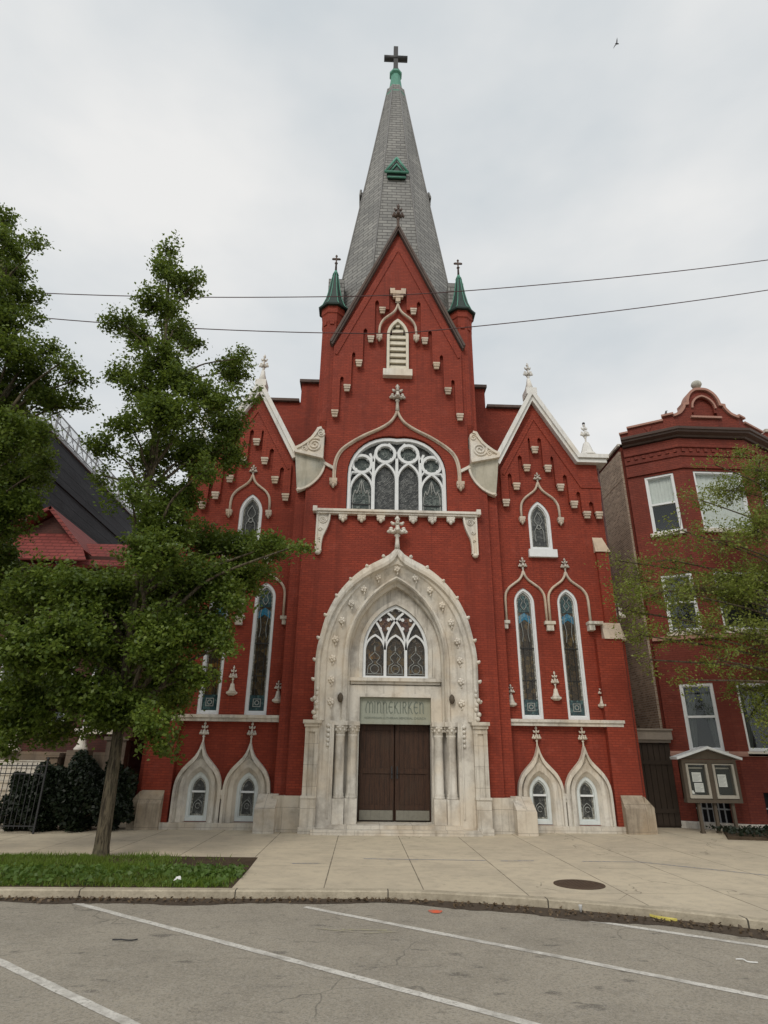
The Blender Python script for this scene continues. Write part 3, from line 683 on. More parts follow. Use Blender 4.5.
# rosettes in the hollow of the arch
ros=[(1.94,3.38),(1.95,4.0),(1.94,4.62),(1.88,5.2),(1.70,5.78),(1.43,6.32),(1.05,6.80),(.60,7.20)]
for x,z in [(0,7.48)]+ros+[(-x,z) for x,z in ros]:
    m=MB()
    for k in range(5):
        a=k*2*math.pi/5+x; m.blob((x+.062*math.cos(a),-.17,z+.062*math.sin(a)),.052,.05,.052,6,4)
    m.blob((x,-.20,z),.04,.05,.04,6,4); m.tube([(x,-.15,z-.06),(x+.03,-.15,z-.14),(x,-.15,z-.2)],.022,5)
    m.build('rosette',M['pale'],PT)
crk=[(2.46,3.4),(2.47,3.98),(2.46,4.55),(2.38,5.2),(2.20,5.9),(1.88,6.52),(1.46,7.06),(.96,7.50),(.44,7.84)]
for x,z in crk+[(-x,z) for x,z in crk]:
    m=MB(); m.blob((x,-.33,z),.065,.075,.055,7,5); m.blob((x*1.012,-.36,z+.02),.04,.05,.04,6,4); m.build('crocket',M['pale'],PT)
m=MB(); finial(m,0,-.34,8.12,1.12,0,.34); m.build('finial',M['pale'],PT)
m=MB(); m.box(-2.3,2.3,-.75,.0,GZ-.05,.06); m.build('front_step',M['stone_j'],PT)
m=MB(); m.box(-1.84,1.84,-.35,.9,.0,.14); m.build('threshold',M['stone_j'],PT)
# portal window
W=empty('tracery_window'); W.parent=CH
m=MB(); m.ring(archline(0,1.02,4.14,4.98,6.43,10),archline(0,.94,4.20,4.98,6.32,10),.42,.60); m.build('frame',M['white'],W)
m=MB(); m.wall(archline(0,.97,4.17,4.98,6.36,10),[],.55,.60); m.build('glass',M['glass_amber'],W)
m=MB()
for x in (-.333,.333): m.box(x-.035,x+.035,.44,.58,4.18,5.0)
rr=1.52
def clipin(P):
    out=[]
    for x,z in P:
        h=6.38-4.98; r=(.97**2+h*h)/(2*.97); c=r-.97
        if z<4.98 or math.hypot(abs(x)+c,z-4.98)<r+.01: out.append((x,z))
        else: break
    return out
for x0 in (-.333,.333):
    for s in (1,-1):
        P=clipin([(x0+s*(rr-rr*math.cos(t)),4.98+rr*math.sin(t)) for t in [i*.07 for i in range(20)]])
        if len(P)>2: m.bar(P,.07,.445,.58)
for x in (-.648,0,.648):
    w=.31; m.bar(archline(x,w,4.2,4.98,5.46,7),.06,.45,.58)
for x,z in ((-.36,5.82),(.36,5.82),(0,6.14)):
    for k in range(4):
        a=math.pi/4+k*math.pi/2; m.prism(circ(x+.185*math.cos(a),z+.2*math.sin(a),.055,8),.48,.58)
m.build('tracery',M['white'],W)
m=MB()
for x in (-.648,0,.648):
    for s in (1,-1): m.tube(xz(spline([(x+s*.22,4.24),(x+s*.2,4.5),(x+s*.06,4.62),(x+s*.16,4.78),(x,4.95),(x,5.15)],3),.535),.013,5)
    m.tube(xz(circ(x,4.42,.13,12)+[circ(x,4.42,.13,12)[0]],.535),.012,5); m.bar([(x-.26,4.27),(x+.26,4.27)],.02,.53,.55)
m.build('leading',M['lead'],W)
for x in (-.36,.36): m=MB(); m.prism(circ(x,5.82,.23,12),.538,.548); m.build('coloured_pane',M['glass_rust'],W)
m=MB(); m.prism(archline(-.648,.2,4.72,5.0,5.25,5),.538,.548); m.build('coloured_pane',M['glass_gold'],W)
# sign
m=MB(); m.box(-1.075,1.075,.44,.62,2.79,3.555); sg=m.build('name_stone',M['sign'],CH)
def gl(ch):
    a=lambda cx,cz,r,t0,t1,k=8:[(cx+r*math.cos(R(t0+(t1-t0)*i/k)),cz+r*1.25*math.sin(R(t0+(t1-t0)*i/k))) for i in range(k+1)]
    if ch=='M': return [[(.08,0),(.02,.3),(.08,.7),(.24,.98),(.40,.85),(.44,.6),(.44,0)],[(.44,.75),(.60,.98),(.78,.8),(.82,.4),(.78,0)]],.92
    if ch=='I': return [[(.06,0),(.12,.05),(.12,.95),(.04,1)]],.30
    if ch=='N': return [[(.04,1),(.12,.92),(.12,0)],[(.12,.75),(.28,.98),(.46,.85),(.48,.6),(.48,.1),(.56,0)]],.66
    if ch=='E': return [[(.5,.9),(.3,1),(.12,.8),(.08,.5),(.14,.18),(.3,0),(.52,.12)],[(.1,.54),(.46,.54)]],.62
    if ch=='K': return [[(.12,0),(.12,1)],[(.5,.98),(.36,.9),(.14,.52),(.34,.4),(.44,.1),(.56,0)]],.64
    if ch=='R': return [[(.12,0),(.12,1)],[(.12,.96),(.36,.98),(.46,.78),(.36,.55),(.14,.5)],[(.3,.5),(.42,.12),(.56,0)]],.64
word='MINNEKIRKEN'; tot=sum(gl(c)[1] for c in word); W_=1.80; hh=.34; x=-W_/2; m=MB()
for c in word:
    g,w=gl(c)
    for st in g: m.bar([(x+px/tot*W_,3.10+pz*hh) for px,pz in st],.030,.432,.445)
    x+=w/tot*W_
m.build('lettering',M['ink'],sg)
cu=bpy.data.curves.new('small_lettering','FONT'); cu.body='NORWEGIAN LUTHERAN MEMORIAL CHURCH'; cu.size=.088; cu.align_x='CENTER'; cu.extrude=.004
to=bpy.data.objects.new('tmp',cu); COL.objects.link(to); bpy.context.view_layer.update()
me=bpy.data.meshes.new_from_object(to.evaluated_get(bpy.context.evaluated_depsgraph_get())); bpy.data.objects.remove(to)
me.transform(Matrix.Translation((0,.436,2.935))@Matrix.Rotation(R(90),4,'X')); me.materials.clear(); me.materials.append(M['ink'])
o=bpy.data.objects.new('small_lettering',me); COL.objects.link(o); o.parent=sg
# door
D=empty('double_door'); D.parent=CH
for s in (1,-1):
    m=MB(); m.box(s*.012,s*1.06,.72,.80,.16,2.80)
    for z0,z1 in ((.45,.58),(1.42,1.56),(2.62,2.795)): m.box(s*.032,s*1.032,.688,.72,z0,z1)
    m.box(s*.03,s*.13,.695,.72,.18,2.7); m.box(s*.93,s*1.04,.696,.72,.18,2.7)
    lf=m.build('door_leaf',M['wood'],D)
    m=MB(); m.box(s*.05,s*1.02,.672,.70,.185,.44); m.build('kick_plate',M['kick'],lf)
    m=MB(); m.box(s*.06,s*.10,.65,.70,1.28,1.62); m.blob((s*.08,.65,1.42),.03); m.build('handle',M['iron'],lf)
for s in (1,-1):
    m=MB(); m.box(s*1.62,s*1.70,-.06,.06,3.42,3.5); m.lathe([(.02,-.13),(.06,-.10),(.085,0),(.075,.08),(.04,.12),(.015,.15)],(s*1.66,-.14,3.48),10); m.build('wall_lamp',M['greywood'],CH)

# ---- lower-stage plinth stones
for s in (1,-1):
    m=MB()
    m.add([(s*x,y,z) for x,y,z in [(2.66,-.10,GZ),(3.40,-.55,GZ),(3.86,-.55,GZ),(3.86,.45,GZ),(2.66,.45,GZ), (2.66,-.10,.86),(3.40,-.55,.55),(3.86,-.55,.50),(3.86,.45,.86),(2.66,.45,.86)]],[])
    m=MB(); m.box(s*2.64,s*3.42,-.12,.3,GZ,.84)
    V=[(3.30,-.52,GZ),(3.86,-.52,GZ),(3.86,.9,GZ),(3.30,.9,GZ),(3.30,-.52,.56),(3.86,-.52,.52),(3.86,.1,.86),(3.30,.1,.88),(3.86,.9,.86),(3.30,.9,.88)]
    m.add([(s*x,y,z) for x,y,z in V],[(0,1,5,4),(1,2,8,6,5),(2,3,9,8),(3,0,4,7,9),(4,5,6,7),(7,6,8,9)])
    m.build('plinth_stone',M['stone_j'],CH)

# ---- wings
WY=.5
WC=[(3.82,10.22),(4.23,10.86),(4.65,11.59),(5.0,12.33),(5.41,11.59),(5.79,10.86),(6.21,10.22),(6.62,9.84),(7.04,9.84)]
def lancet(s,cx,w,zb,zs,za,style):
    W=empty('lancet_window' if style=='tall' else 'pointed_window'); W.parent=CH; y=WY
    fm='bluewhite' if style=='base' else 'white'; cx*=s
    m=MB(); fwid=.072 if style=='tall' else .085
    m.ring(archline(cx,w,zb,zs,za,8),archline(cx,w-fwid,zb+fwid*1.2,zs,za-fwid*1.35,8),y+.03,y+.22)
    m.ring(archline(cx,w-fwid+.02,zb+fwid,zs,za-fwid*1.2,8),archline(cx,w-fwid-.03,zb+fwid+.05,zs,za-fwid*1.35-.05,8),y+.08,y+.2)
    m.build('frame',M[fm],W)
    wi=w-fwid-.03; zi=za-fwid*1.35-.05; z0=zb+fwid+.05
    m=MB(); m.wall(archline(cx,wi+.02,z0-.02,zs,zi+.02,8),[],y+.15,y+.19)
    m.build('glass',M['glass_gold' if (style=='tall' and cx<-5) else 'glass_amber' if style=='tall' else 'glass_dark'],W)
    H=zi-z0; m=MB()
    e=.045
    m.ring(archline(cx,wi,z0,zs,zi,8),archline(cx,wi-e,z0+e,zs,zi-e*1.3,8),y+.135,y+.149,0)
    if style=='tall':
        zc=z0+H*.735
        m.wall([(cx-wi+e,zc),(cx-wi+e,zc+.24),(cx,zc+.36),(cx+wi-e,zc+.24),(cx+wi-e,zc),(cx,zc+.14)],[],y+.132,y+.149,1)
        m.wall([(cx-wi+.01,z0+.01),(cx+wi-.01,z0+.01),(cx+wi-.01,z0+.46),(cx-wi+.01,z0+.46)],[],y+.128,y+.149,2)
        m.wall(archline(cx,wi-e,zc+.38,zs,zi-e*1.3,6),[],y+.138,y+.149,2)
    m.build('coloured_pane',[M['glass_edge'],M['glass_blue'],M['glass_teal']],W)
    m=MB(); ly=y+.125
    if style=='tall':
        for q in (1,-1):
            m.tube(xz(spline([(cx,zc+.45),(cx+q*.09,zc+.60),(cx+q*.03,zc+.75),(cx+q*.10,zc+.9),(cx,zc+1.05)],4),ly),.013,5)
            m.tube(xz(spline([(cx+q*.10,zc+.3),(cx+q*.13,zc+.1),(cx+q*.08,zc-.3),(cx+q*.12,zc-.6)],4),ly),.010,5)
        m.ring([(cx-.12,z0+.12),(cx+.12,z0+.12),(cx+.12,z0+.36),(cx-.12,z0+.36)],[(cx-.10,z0+.14),(cx+.10,z0+.14),(cx+.10,z0+.34),(cx-.10,z0+.34)],ly-.01,ly+.01)
        m.ring(circ(cx,z0+.24,.075,10),circ(cx,z0+.24,.05,10),ly-.01,ly+.01)
        m.bar([(cx-wi,z0+H*.53),(cx+wi,z0+H*.53)],.028,ly-.01,ly+.02,1); m.bar([(cx-wi,z0+H*.27),(cx+wi,z0+H*.27)],.018,ly-.005,ly+.02,1)
        m.bar([(cx-wi*.42,z0+.48),(cx-wi*.42,zc)],.014,ly,ly+.02,1); m.bar([(cx+wi*.42,z0+.48),(cx+wi*.42,zc)],.014,ly,ly+.02,1)
    elif style=='upper':
        for q in (1,-1): m.tube(xz(spline([(cx+q*.14,z0+.2),(cx+q*.15,z0+.6),(cx+q*.04,z0+.8),(cx+q*.14,z0+1.0),(cx,z0+1.3)],4),ly),.014,5)
        m.ring(circ(cx,z0+.75,.09,10),circ(cx,z0+.75,.065,10),ly-.01,ly+.01)
    else:
        m.bar([(cx-wi,zs-.06),(cx+wi,zs-.06)],.05,y+.04,y+.2,2)
        for q in (1,-1): m.tube(xz(spline([(cx+q*.14,z0+.05),(cx+q*.12,z0+.3),(cx,z0+.42)],3),ly),.012,5)
        m.tube(xz(circ(cx,z0+.25,.07,8),ly),.012,5)
    m.build('leading',[M['lead'],M['leaddark'],M['white']],W)
    if style=='upper':
        m=MB(); m.box(cx-.48,cx+.48,y-.14,y+.1,zb-.27,zb); m.build('sill',M['white'],W)
    return W
wins=[(4.23,.335,3.0,6.62,7.12),(5.66,.335,3.0,6.62,7.12)]
basew=[(4.26,.31,.13,.95,1.42),(5.66,.31,.13,.95,1.42)]
upw=(4.98,.39,8.45,9.58,10.27)
for s in (1,-1):
    fx=lambda L:[(s*x,z) for x,z in L]
    outer=[(3.30,GZ),(3.30,11.6),(3.58,11.9),(5.06,14.45),(6.50,11.85),(7.25,11.85),(7.25,GZ)]
    holes=[archline(s*c,w,zb,zs,za,8) for c,w,zb,zs,za in wins+[upw]]+[archline(s*c,.40,.115,.95,1.52,8) for c,_,_,_,_ in basew]
    m=MB(); m.wall(fx(outer),holes,WY,WY+.5)
    m.box(s*6.85,s*7.25,WY+.5,16,GZ,11.6)                                    # long side wall of the nave
    pan=arcade(WC,[(7.235,10.6),(7.235,11.0),(6.58,11.0),(5.06,13.80),(3.70,11.4),(3.70,10.9)],0,.09)
    m.wall(fx(pan),[],WY-.12,WY)
    # corner buttress, front and side, in stages
    m.box(s*6.80,s*7.20,WY-.12,WY,5.4,8.42); m.box(s*6.40,s*7.235,WY-.20,WY,GZ,5.46)
    m.box(s*7.25,s*7.42,WY+.05,WY+1.1,GZ,5.5)
    wl=m.build('wing_wall',M['brick'],CH)
    m=MB(); m.bar(fx([(3.80,11.2),(5.06,13.55),(6.55,10.80),(7.24,10.80)]),.07,WY-.155,WY-.12); m.build('gable_string',M['brick'],wl)
    for x,z in WC: corbel(s*x,WY-.12,z,.125,.12,.24)
    # coping
    m=MB(); cpx=[(3.52,11.72),(5.06,14.66),(6.55,11.98),(7.62,11.98)]
    m.bar(fx(cpx),.15,WY-.30,WY+.65); m.bar(fx([(3.62,11.62),(5.06,14.42),(6.52,11.82),(7.56,11.82)]),.14,WY-.22,WY+.5)
    cp=m.build('wing_coping',M['copewhite'],CH)
    m=MB(); m.box(s*5.06-.2,s*5.06+.2,WY-.26,WY+.3,14.55,14.82); m.lathe([(.19,0),(.10,.35),(.07,.55)],(s*5.06,WY,14.8),8); finial(m,s*5.06,WY,15.05,1.05,0,.19); m.build('finial',M['copewhite'],cp)
    m=MB(); x=s*6.98; m.lathe([(.34,0),(.34,.06),(.24,.14),(.13,.5),(.10,.58)],(x,WY,12.06),8,0,False,R(22.5)); finial(m,x,WY,12.5,.98,0,.18); m.blob((x,WY,13.46),.06,.06,.06,6,4,1)
    m.build('pinnacle',[M['copewhite'],M['iron']],cp)
    # weatherings of the buttress
    m=MB(); V=[(6.76,WY-.17,8.40),(7.26,WY-.17,8.40),(7.10,WY-.004,8.95),(6.76,WY-.004,8.95),(6.76,WY-.004,8.40),(7.26,WY-.004,8.40)]
    m.add([(s*x,y,z) for x,y,z in V],[(0,1,2,3),(0,3,4),(1,5,2),(0,4,5,1),(4,3,2,5)]); m.build('weathering',M['trim'],wl)
    m=MB(); pr=spline([(WY-.25,5.45),(WY-.22,5.55),(WY-.17,5.75),(WY-.125,5.98)],3)
    P=[(y,z) for y,z in pr]+[(WY,5.98),(WY,5.45)]; k=len(P)
    m.add([(s*6.67,y,z) for y,z in P]+[(s*7.265,y,z) for y,z in P],[(i,(i+1)%k,(i+1)%k+k,i+k) for i in range(k)]+[tuple(range(k)),tuple(range(k,2*k))])
    pr=spline([(7.46,5.44),(7.42,5.54),(7.35,5.76),(7.29,6.0)],3); P=[(s*x,z) for x,z in pr]+[(s*7.22,6.0),(s*7.22,5.44)]
    m.prism(P,WY-.05,WY+1.1); pass
    m.build('weathering',M['trim'],wl)
    m=MB(); finial(m,s*7.36,WY+.15,5.75,1.0,0,.26); m.build('buttress_finial',M['pale'],wl)
    m=MB()
    V=[(6.56,WY-.44,GZ),(7.20,WY-.44,GZ),(7.20,WY-.44,.60),(6.56,WY-.44,.60),(6.56,WY-.18,.95),(7.20,WY-.18,.95),(7.20,WY+.2,.95),(6.56,WY+.2,.95),(7.20,WY+.2,GZ),(6.56,WY+.2,GZ)]
    m.add([(s*x,y,z) for x,y,z in V],[(0,1,2,3),(3,2,5,4),(4,5,6,7),(1,8,6,5,2),(0,3,4,7,9),(9,8,1,0),(7,6,8,9)])
    V=[(7.19,WY-.36,GZ),(7.44,WY-.36,GZ),(7.44,WY+1.2,GZ),(7.19,WY+1.2,GZ),(7.19,WY-.36,.90),(7.44,WY-.36,.62),(7.44,WY+1.2,.62),(7.19,WY+1.2,.90)]
    m.add([(s*x,y,z) for x,y,z in V],[(0,1,5,4),(1,2,6,5),(2,3,7,6),(3,0,4,7),(4,5,6,7)])
    m.build('plinth_stone',M['plinth'],CH)
    # string course, sill course
    m=MB(); m.box(s*3.46,s*6.95,WY-.27,WY,2.90,2.985); m.box(s*3.46,s*6.92,WY-.22,WY,2.80,2.90); m.build('string_course',M['stone'],CH)
    m=MB(); m.box(s*3.86,s*6.56,WY-.30,WY,GZ,.11); m.build('base_course',M['stone_j'],CH)
    # windows with their hoods
    lancet(s,*upw,'upper')
    H=empty('hood_mould'); H.parent=CH; hood(ogee(s*5.03,.67,9.58,9.9,10.95),.042,WY-.03,H)
    m=MB(); finial(m,s*5.03,WY-.05,10.86,.50,0,.15); m.build('finial',M['stone'],H)
    for q in (1,-1): pendant(s*5.03+q*.67,WY,9.62,.10,.28,H,'trim','label_stop')
    for c,w,zb,zs,za in wins:
        lancet(s,c,w,zb,zs,za,'tall')
        H=empty('hood_mould'); H.parent=CH; hood(ogee(s*(c+.03),.66,5.98,6.7,7.66),.042,WY-.03,H)
        m=MB(); finial(m,s*(c+.03),WY-.05,7.55,.62,0,.155); m.build('finial',M['stone'],H)
    m=MB(); m.box(s*4.82,s*5.16,WY-.17,WY,5.90,6.0); m.box(s*4.88,s*5.10,WY-.13,WY,5.70,5.90); m.build('label_stop',M['stone'],H)
    m=MB(); m.box(s*6.20,s*6.665,WY-.28,WY,5.91,6.0); m.box(s*6.22,s*6.40,WY-.24,WY,5.72,5.91); m.build('label_stop',M['stone'],H)
    m=MB(); m.box(s*3.47,s*3.68,WY-.17,WY,5.90,6.0); m.box(s*3.50,s*3.62,WY-.13,WY,5.74,5.90); m.build('label_stop',M['stone'],H)
    for x,z,h in ((4.99,3.62,.78),(6.44,3.42,.52),(3.58,3.42,.52)):
        m=MB(); m.lathe([(.08,-.07),(.17,-.02),(.17,.035)],(s*x,WY-.04,z),8,0,False); m.lathe([(.14,.035),(.10,.09),(.075,.17),(.055,.28)],(s*x,WY-.04,z),8); finial(m,s*x,WY-.05,z+.15,h*.85,0,.13); m.build('wall_finial',M['stone'],CH)
    for c,w,zb,zs,za in basew:
        BW=lancet(s,c,w,zb,zs,za,'base')
        NN=41
        oo=resample(ogee(s*(c),.68,.11,.88,2.25),NN); i1=resample(ogee(s*c,.60,.11,.88,2.05),NN); i2=resample(archline(s*c,.52,.11,.93,1.78,10),NN); i3=resample(archline(s*c,.40,.11,.95,1.56,10),NN); i4=resample(archline(s*c,.306,.12,.95,1.415,10),NN)
        m=MB(); m.loft([oo,oo,i1,i1,i2,i2,i3,i4,i4],[WY,WY-.20,WY-.22,WY-.12,WY-.10,WY-.15,WY-.12,WY+.01,WY+.2])
        m.build('stone_surround',M['stone'],BW)
        m=MB(); finial(m,s*c,WY-.1,2.12,.68,0,.145); m.build('finial',M['stone'],BW)
    m=MB(); m.box(s*4.85,s*5.08,WY-.2,WY,.82,.95); m.box(s*4.88,s*5.05,WY-.17,WY,.72,.82); m.build('label_stop',M['stone'],CH)
    # wing roof
    m=MB(); m.add([(s*x,y,z) for x,y,z in [(3.5,1,11.7),(5.06,1,14.3),(6.6,1,11.8),(3.5,5,11.7),(5.06,5,14.3),(6.6,5,11.8)]],[(0,1,4,3),(1,2,5,4),(0,2,1),(3,4,5)]); m.build('wing_roof',M['slate'],CH)
# ---- nave behind
step=[(-7.2,9),(-7.2,12),(-5.9,15.6),(-3.90,15.6),(-3.90,16.55),(3.90,16.55),(3.90,15.6),(5.9,15.6),(7.2,12),(7.2,9)]
m=MB(); m.wall(step,[],3.0,3.5); m.build('nave_front_wall',M['brick'],CH)
m=MB(); m.box(-7.2,7.2,29.5,30,GZ,11.6); m.build('nave_back_wall',M['brick'],CH)
for s in (1,-1):
    m=MB(); m.box(s*6.85,s*7.25,16,29.5,GZ,11.6); m.build('nave_side_wall',M['brick'],CH)
    m=MB(); m.bar([(s*3.95,15.64),(s*6.0,15.64)],.12,2.85,3.6); m.build('nave_coping',M['darkcope'],CH)
    m=MB(); m.bar([(s*2.6,16.6),(s*3.98,16.6)],.13,2.85,3.6); m.build('nave_coping',M['darkcope'],CH)
m=MB(); m.add([(-7.4,3.4,11.5),(0,3.4,15.8),(7.4,3.4,11.5),(-7.4,30.2,11.5),(0,30.2,15.8),(7.4,30.2,11.5)],[(0,1,4,3),(1,2,5,4),(0,2,1),(3,4,5)]); m.build('nave_roof',M['slate'],CH)
# cable running up the right corner of the church
m=MB(); m.tube([(7.30,WY-.02,.95),(7.30,WY-.02,8.2),(7.28,WY-.02,8.45),(7.28,WY-.02,11.6)],.025,6); m.build('downpipe_cable',M['wire'],CH)

# ================================================================== HOUSE ON THE RIGHT
HS=tag(empty('brick_house',(0,0,0)),'red brick townhouse with an angled bay front and curved roof pediment','house')
A,B,C_,D_=(9.05,2.0),(10.72,1.0),(13.30,1.0),(14.97,2.0)
def seg(P,Q):
    u=Vector((Q[0]-P[0],Q[1]-P[1])); L=u.length; u/=L; n=Vector((u.y,-u.x)) # outward (towards -Y)
    def f(p): # local x along, y inward, z
        return (P[0]+u.x*p[0]-n.x*p[1],P[1]+u.y*p[0]-n.y*p[1],p[2])
    return f,L
def xf(m,f): m.v=[f(p) for p in m.v]; return m
HG=.0
segs=[(A,B),(B,C_),(C_,D_)]
wz=[(2.17,4.25),(5.98,8.0),(9.58,11.88)]
HT=13.25
for i,(P,Q) in enumerate(segs):
    f,L=seg(P,Q); mid=L/2; hw=.50 if i!=1 else .92; cxw=mid+(.12 if i==0 else 0)
    if i==1: cxw=1.28
    holes=[[(cxw-hw,a),(cxw-hw,b),(cxw+hw,b),(cxw+hw,a)] for a,b in wz]
    if i==1: bh=(cxw-.75,cxw+.75,.12,1.0)
    elif i==0: bh=(cxw-.6,cxw+.35,.12,.9)
    else: bh=(cxw-.5,cxw+.5,.12,.9)
    holes.append([(bh[0],bh[2]),(bh[0],bh[3]),(bh[1],bh[3]),(bh[1],bh[2])])
    m=MB(); m.wall([(0,HG-.1),(0,HT),(L,HT),(L,HG-.1)],holes,0,.32)
    xf(m,f); wall=m.build('bay_wall',M['brick2'],HS)
    for k,(a,b) in enumerate(wz):
        W=empty('sash_window'); W.parent=HS
        m=MB(); x0,x1=cxw-hw,cxw+hw
        R4=lambda d:[(x0+d,a+d),(x0+d,b-d),(x1-d,b-d),(x1-d,a+d)]
        m.ring(R4(0),R4(.075),.03,.2); m.ring(R4(.07),R4(.105),.07,.2)
        mz=(a+b)/2+(.05 if i==1 else 0)
        if i!=1: m.box(x0+.1,x1-.1,.05,.18,mz-.035,mz+.035)
        xf(m,f); m.build('frame',M['white'],W)
        m=MB(); m.add([(x0+.07,.12,a+.07),(x1-.07,.12,a+.07),(x1-.07,.12,b-.07),(x0+.07,.12,b-.07)],[(0,1,2,3)]); xf(m,f); m.build('pane',M['glass'],W)
        m=MB(); m.box(x0,x1,.62,.66,a-.1,b+.1); m.box(x0-.02,x0,.21,.62,a-.1,b+.1); m.box(x1,x1+.02,.21,.62,a-.1,b+.1); m.box(x0,x1,.21,.62,b+.1,b+.12); m.box(x0,x1,.21,.62,a-.12,a-.1); xf(m,f); m.build('room_lining',M['room'],W)
        m=MB()
        if k==2: 
            zb=(mz if i!=1 else a+.1)
            n=24; top=[(x0+.08+(x1-x0-.16)*q/n,.20+.012*math.sin(q*1.9),b-.08) for q in range(n+1)]
            m.add(top+[(p[0],p[1],zb) for p in top],[(q,q+1,q+n+2,q+n+1) for q in range(n)]); xf(m,f); m.build('lace_blind',M['lace'],W)
        else:
            for sd in (0,1):
                n=12; ww=(x1-x0)*(.36 if i!=1 else .28)
                base=x0+.08 if sd==0 else x1-.08-ww
                top=[(base+ww*q/n,.22+.03*math.sin(q*1.7),b-.08) for q in range(n+1)]
                sh=(lambda q:(base+(ww*.45)*q/n) if sd==0 else (base+ww*.55+(ww*.45)*q/n))
                bot=[(sh(q),.22+.03*math.sin(q*1.7),a+.1) for q in range(n+1)]
                m.add(top+bot,[(q,q+1,q+n+2,q+n+1) for q in range(n)])
            xf(m,f); m.build('curtain',M['darkcurtain'],W)
        m=MB(); m.box(x0-.1,x1+.1,-.10,.06,a-.14,a-.004); xf(m,f); m.build('sill',M['pale'],W)
    W=empty('basement_window'); W.parent=HS
    m=MB(); x0,x1,a,b=bh
    m.box(x0,x1,.2,.24,a,b); xf(m,f); m.build('pane',M['room'],W)
    m=MB()
    for q in range(1,6): xq=x0+(x1-x0)*q/6; m.box(xq-.02,xq+.02,.05,.08,a,b)
    m.box(x0,x1,.045,.085,(a+b)/2-.02,(a+b)/2+.02); xf(m,f); m.build('grille',M['grey_metal'],W)
def bandpath(off):
    # bay outline pushed outward
    out=[]
    pts=[A,B,C_,D_]
    for i,p in enumerate(pts):
        ns=[]
        for P,Q in segs:
            if p in (P,Q):
                u=Vector((Q[0]-P[0],Q[1]-P[1])).normalized(); ns.append(Vector((u.y,-u.x)))
        n=sum(ns,Vector((0,0)))/len(ns); n=n/ (n.length**2); out.append((p[0]+n.x*off,p[1]+n.y*off))
    return out
def band(name,prof,mat,parent=HS,inn=.1):
    # prof: list of (off, z) traced round the bay
    m=MB(); k=len(prof); vs=[]
    for off,z in prof: vs+=[(x,y,z) for x,y in bandpath(off)]
    fs=[(a*4+i,a*4+i+1,((a+1)%k)*4+i+1,((a+1)%k)*4+i) for a in range(k) for i in range(3)]
    fs+=[tuple(a*4 for a in range(k)),tuple(a*4+3 for a in range(k))]
    m.add(vs,fs); return m.build(name,M[mat],parent)
band('base_band',[(-.05,-.1),(.06,-.1),(.06,.10),(.03,.14),(-.05,.14)],'stone')
band('stone_string',[(-.05,2.02),(.10,2.02),(.10,2.10),(.06,2.165),(-.05,2.165)],'trimred')
band('stone_string',[(-.05,5.70),(.10,5.70),(.10,5.80),(.05,5.835),(-.05,5.835)],'trimred')
band('brick_string',[(-.05,11.98),(.07,11.98),(.07,12.10),(-.05,12.16)],'brick2')
band('brick_string',[(-.05,12.50),(.05,12.50),(.05,12.56),(-.05,12.60)],'brick2')
band('brick_string',[(-.05,12.86),(.06,12.86),(.06,12.96),(-.05,13.0)],'brick2')
band('cornice',[(-.1,13.28),(.08,13.28),(.12,13.34),(.28,13.40),(.30,13.46),(.36,13.48),(.38,13.57),(.33,13.60),(-.1,13.60)],'cornice')
m=MB()
for i,(P,Q) in enumerate(segs):     # dentils of the frieze
    f,L=seg(P,Q); n=int(L/.26); mm=MB()
    for q in range(n): mm.box(.08+q*L/n,.20+q*L/n,-.045,0,12.68,12.80)
    xf(mm,f); m.add(mm.v,mm.f)
m.build('dentil_row',M['brick2'],HS)
# parapet and pediment
f1,L1=seg(A,B); f2,L2=seg(B,C_); f3,L3=seg(C_,D_)
m=MB()
mm=MB(); mm.prism([(0,13.6),(0,13.9),(.28,13.9),(.28,14.08),(L1*.82,14.08),(L1*.82,14.26),(L1,14.26),(L1,13.6)],0,.3); xf(mm,f1); m.add(mm.v,mm.f)
mm=MB(); mm.prism([(0,13.6),(0,14.26),(L1*.18,14.26),(L1*.18,14.08),(L1-.28,14.08),(L1-.28,13.9),(L1,13.9),(L1,13.6)],0,.3); xf(mm,f3); m.add(mm.v,mm.f)
def ped(d=0):
    half=spline([(0,15.42+d),(.25,15.38+d),(.47,15.20+d),(.60,14.95+d),(.64,14.72+d)],4)+[(.80,14.70+d),(.80,14.60+d)]+spline([(.84,14.52+d),(1.0,14.32+d),(1.22,14.20+d)],3)+[(1.29,14.18+d)]
    return [(L2/2-x,z) for x,z in reversed(half)]+[(L2/2+x,z) for x,z in half[1:]]
mm=MB(); mm.wall([(0,13.6)]+ped()+[(L2,13.6)],[[(L2/2-.50,14.22),(L2/2-.50,14.42),(L2/2-.40,14.42)]+arcpts(L2/2,.40,14.6,15.08,8)+[(L2/2+.40,14.42),(L2/2+.50,14.42),(L2/2+.50,14.22)]],0,.10); mm.prism([(0,13.6)]+ped(-.01)+[(L2,13.6)],.10,.3); xf(mm,f2); m.add(mm.v,mm.f)
pa=m.build('parapet',M['brick2'],HS)
m=MB()
mm=MB(); mm.bar(ped(.04),.10,-.10,.34); mm.bar(arcpts(L2/2,.46,14.6,15.15,8),.07,-.07,.02); mm.box(L2/2-.60,L2/2+.60,-.10,.02,14.14,14.22); xf(mm,f2); m.add(mm.v,mm.f,0)
mm=MB(); mm.bar([(-.05,13.93),(.28,13.93)],.07,-.08,.34); mm.bar([(.26,14.12),(L1*.82,14.12)],.08,-.08,.34); mm.bar([(L1*.80,14.30),(L1+.05,14.30)],.08,-.10,.34); xf(mm,f1); m.add(mm.v,mm.f,0)
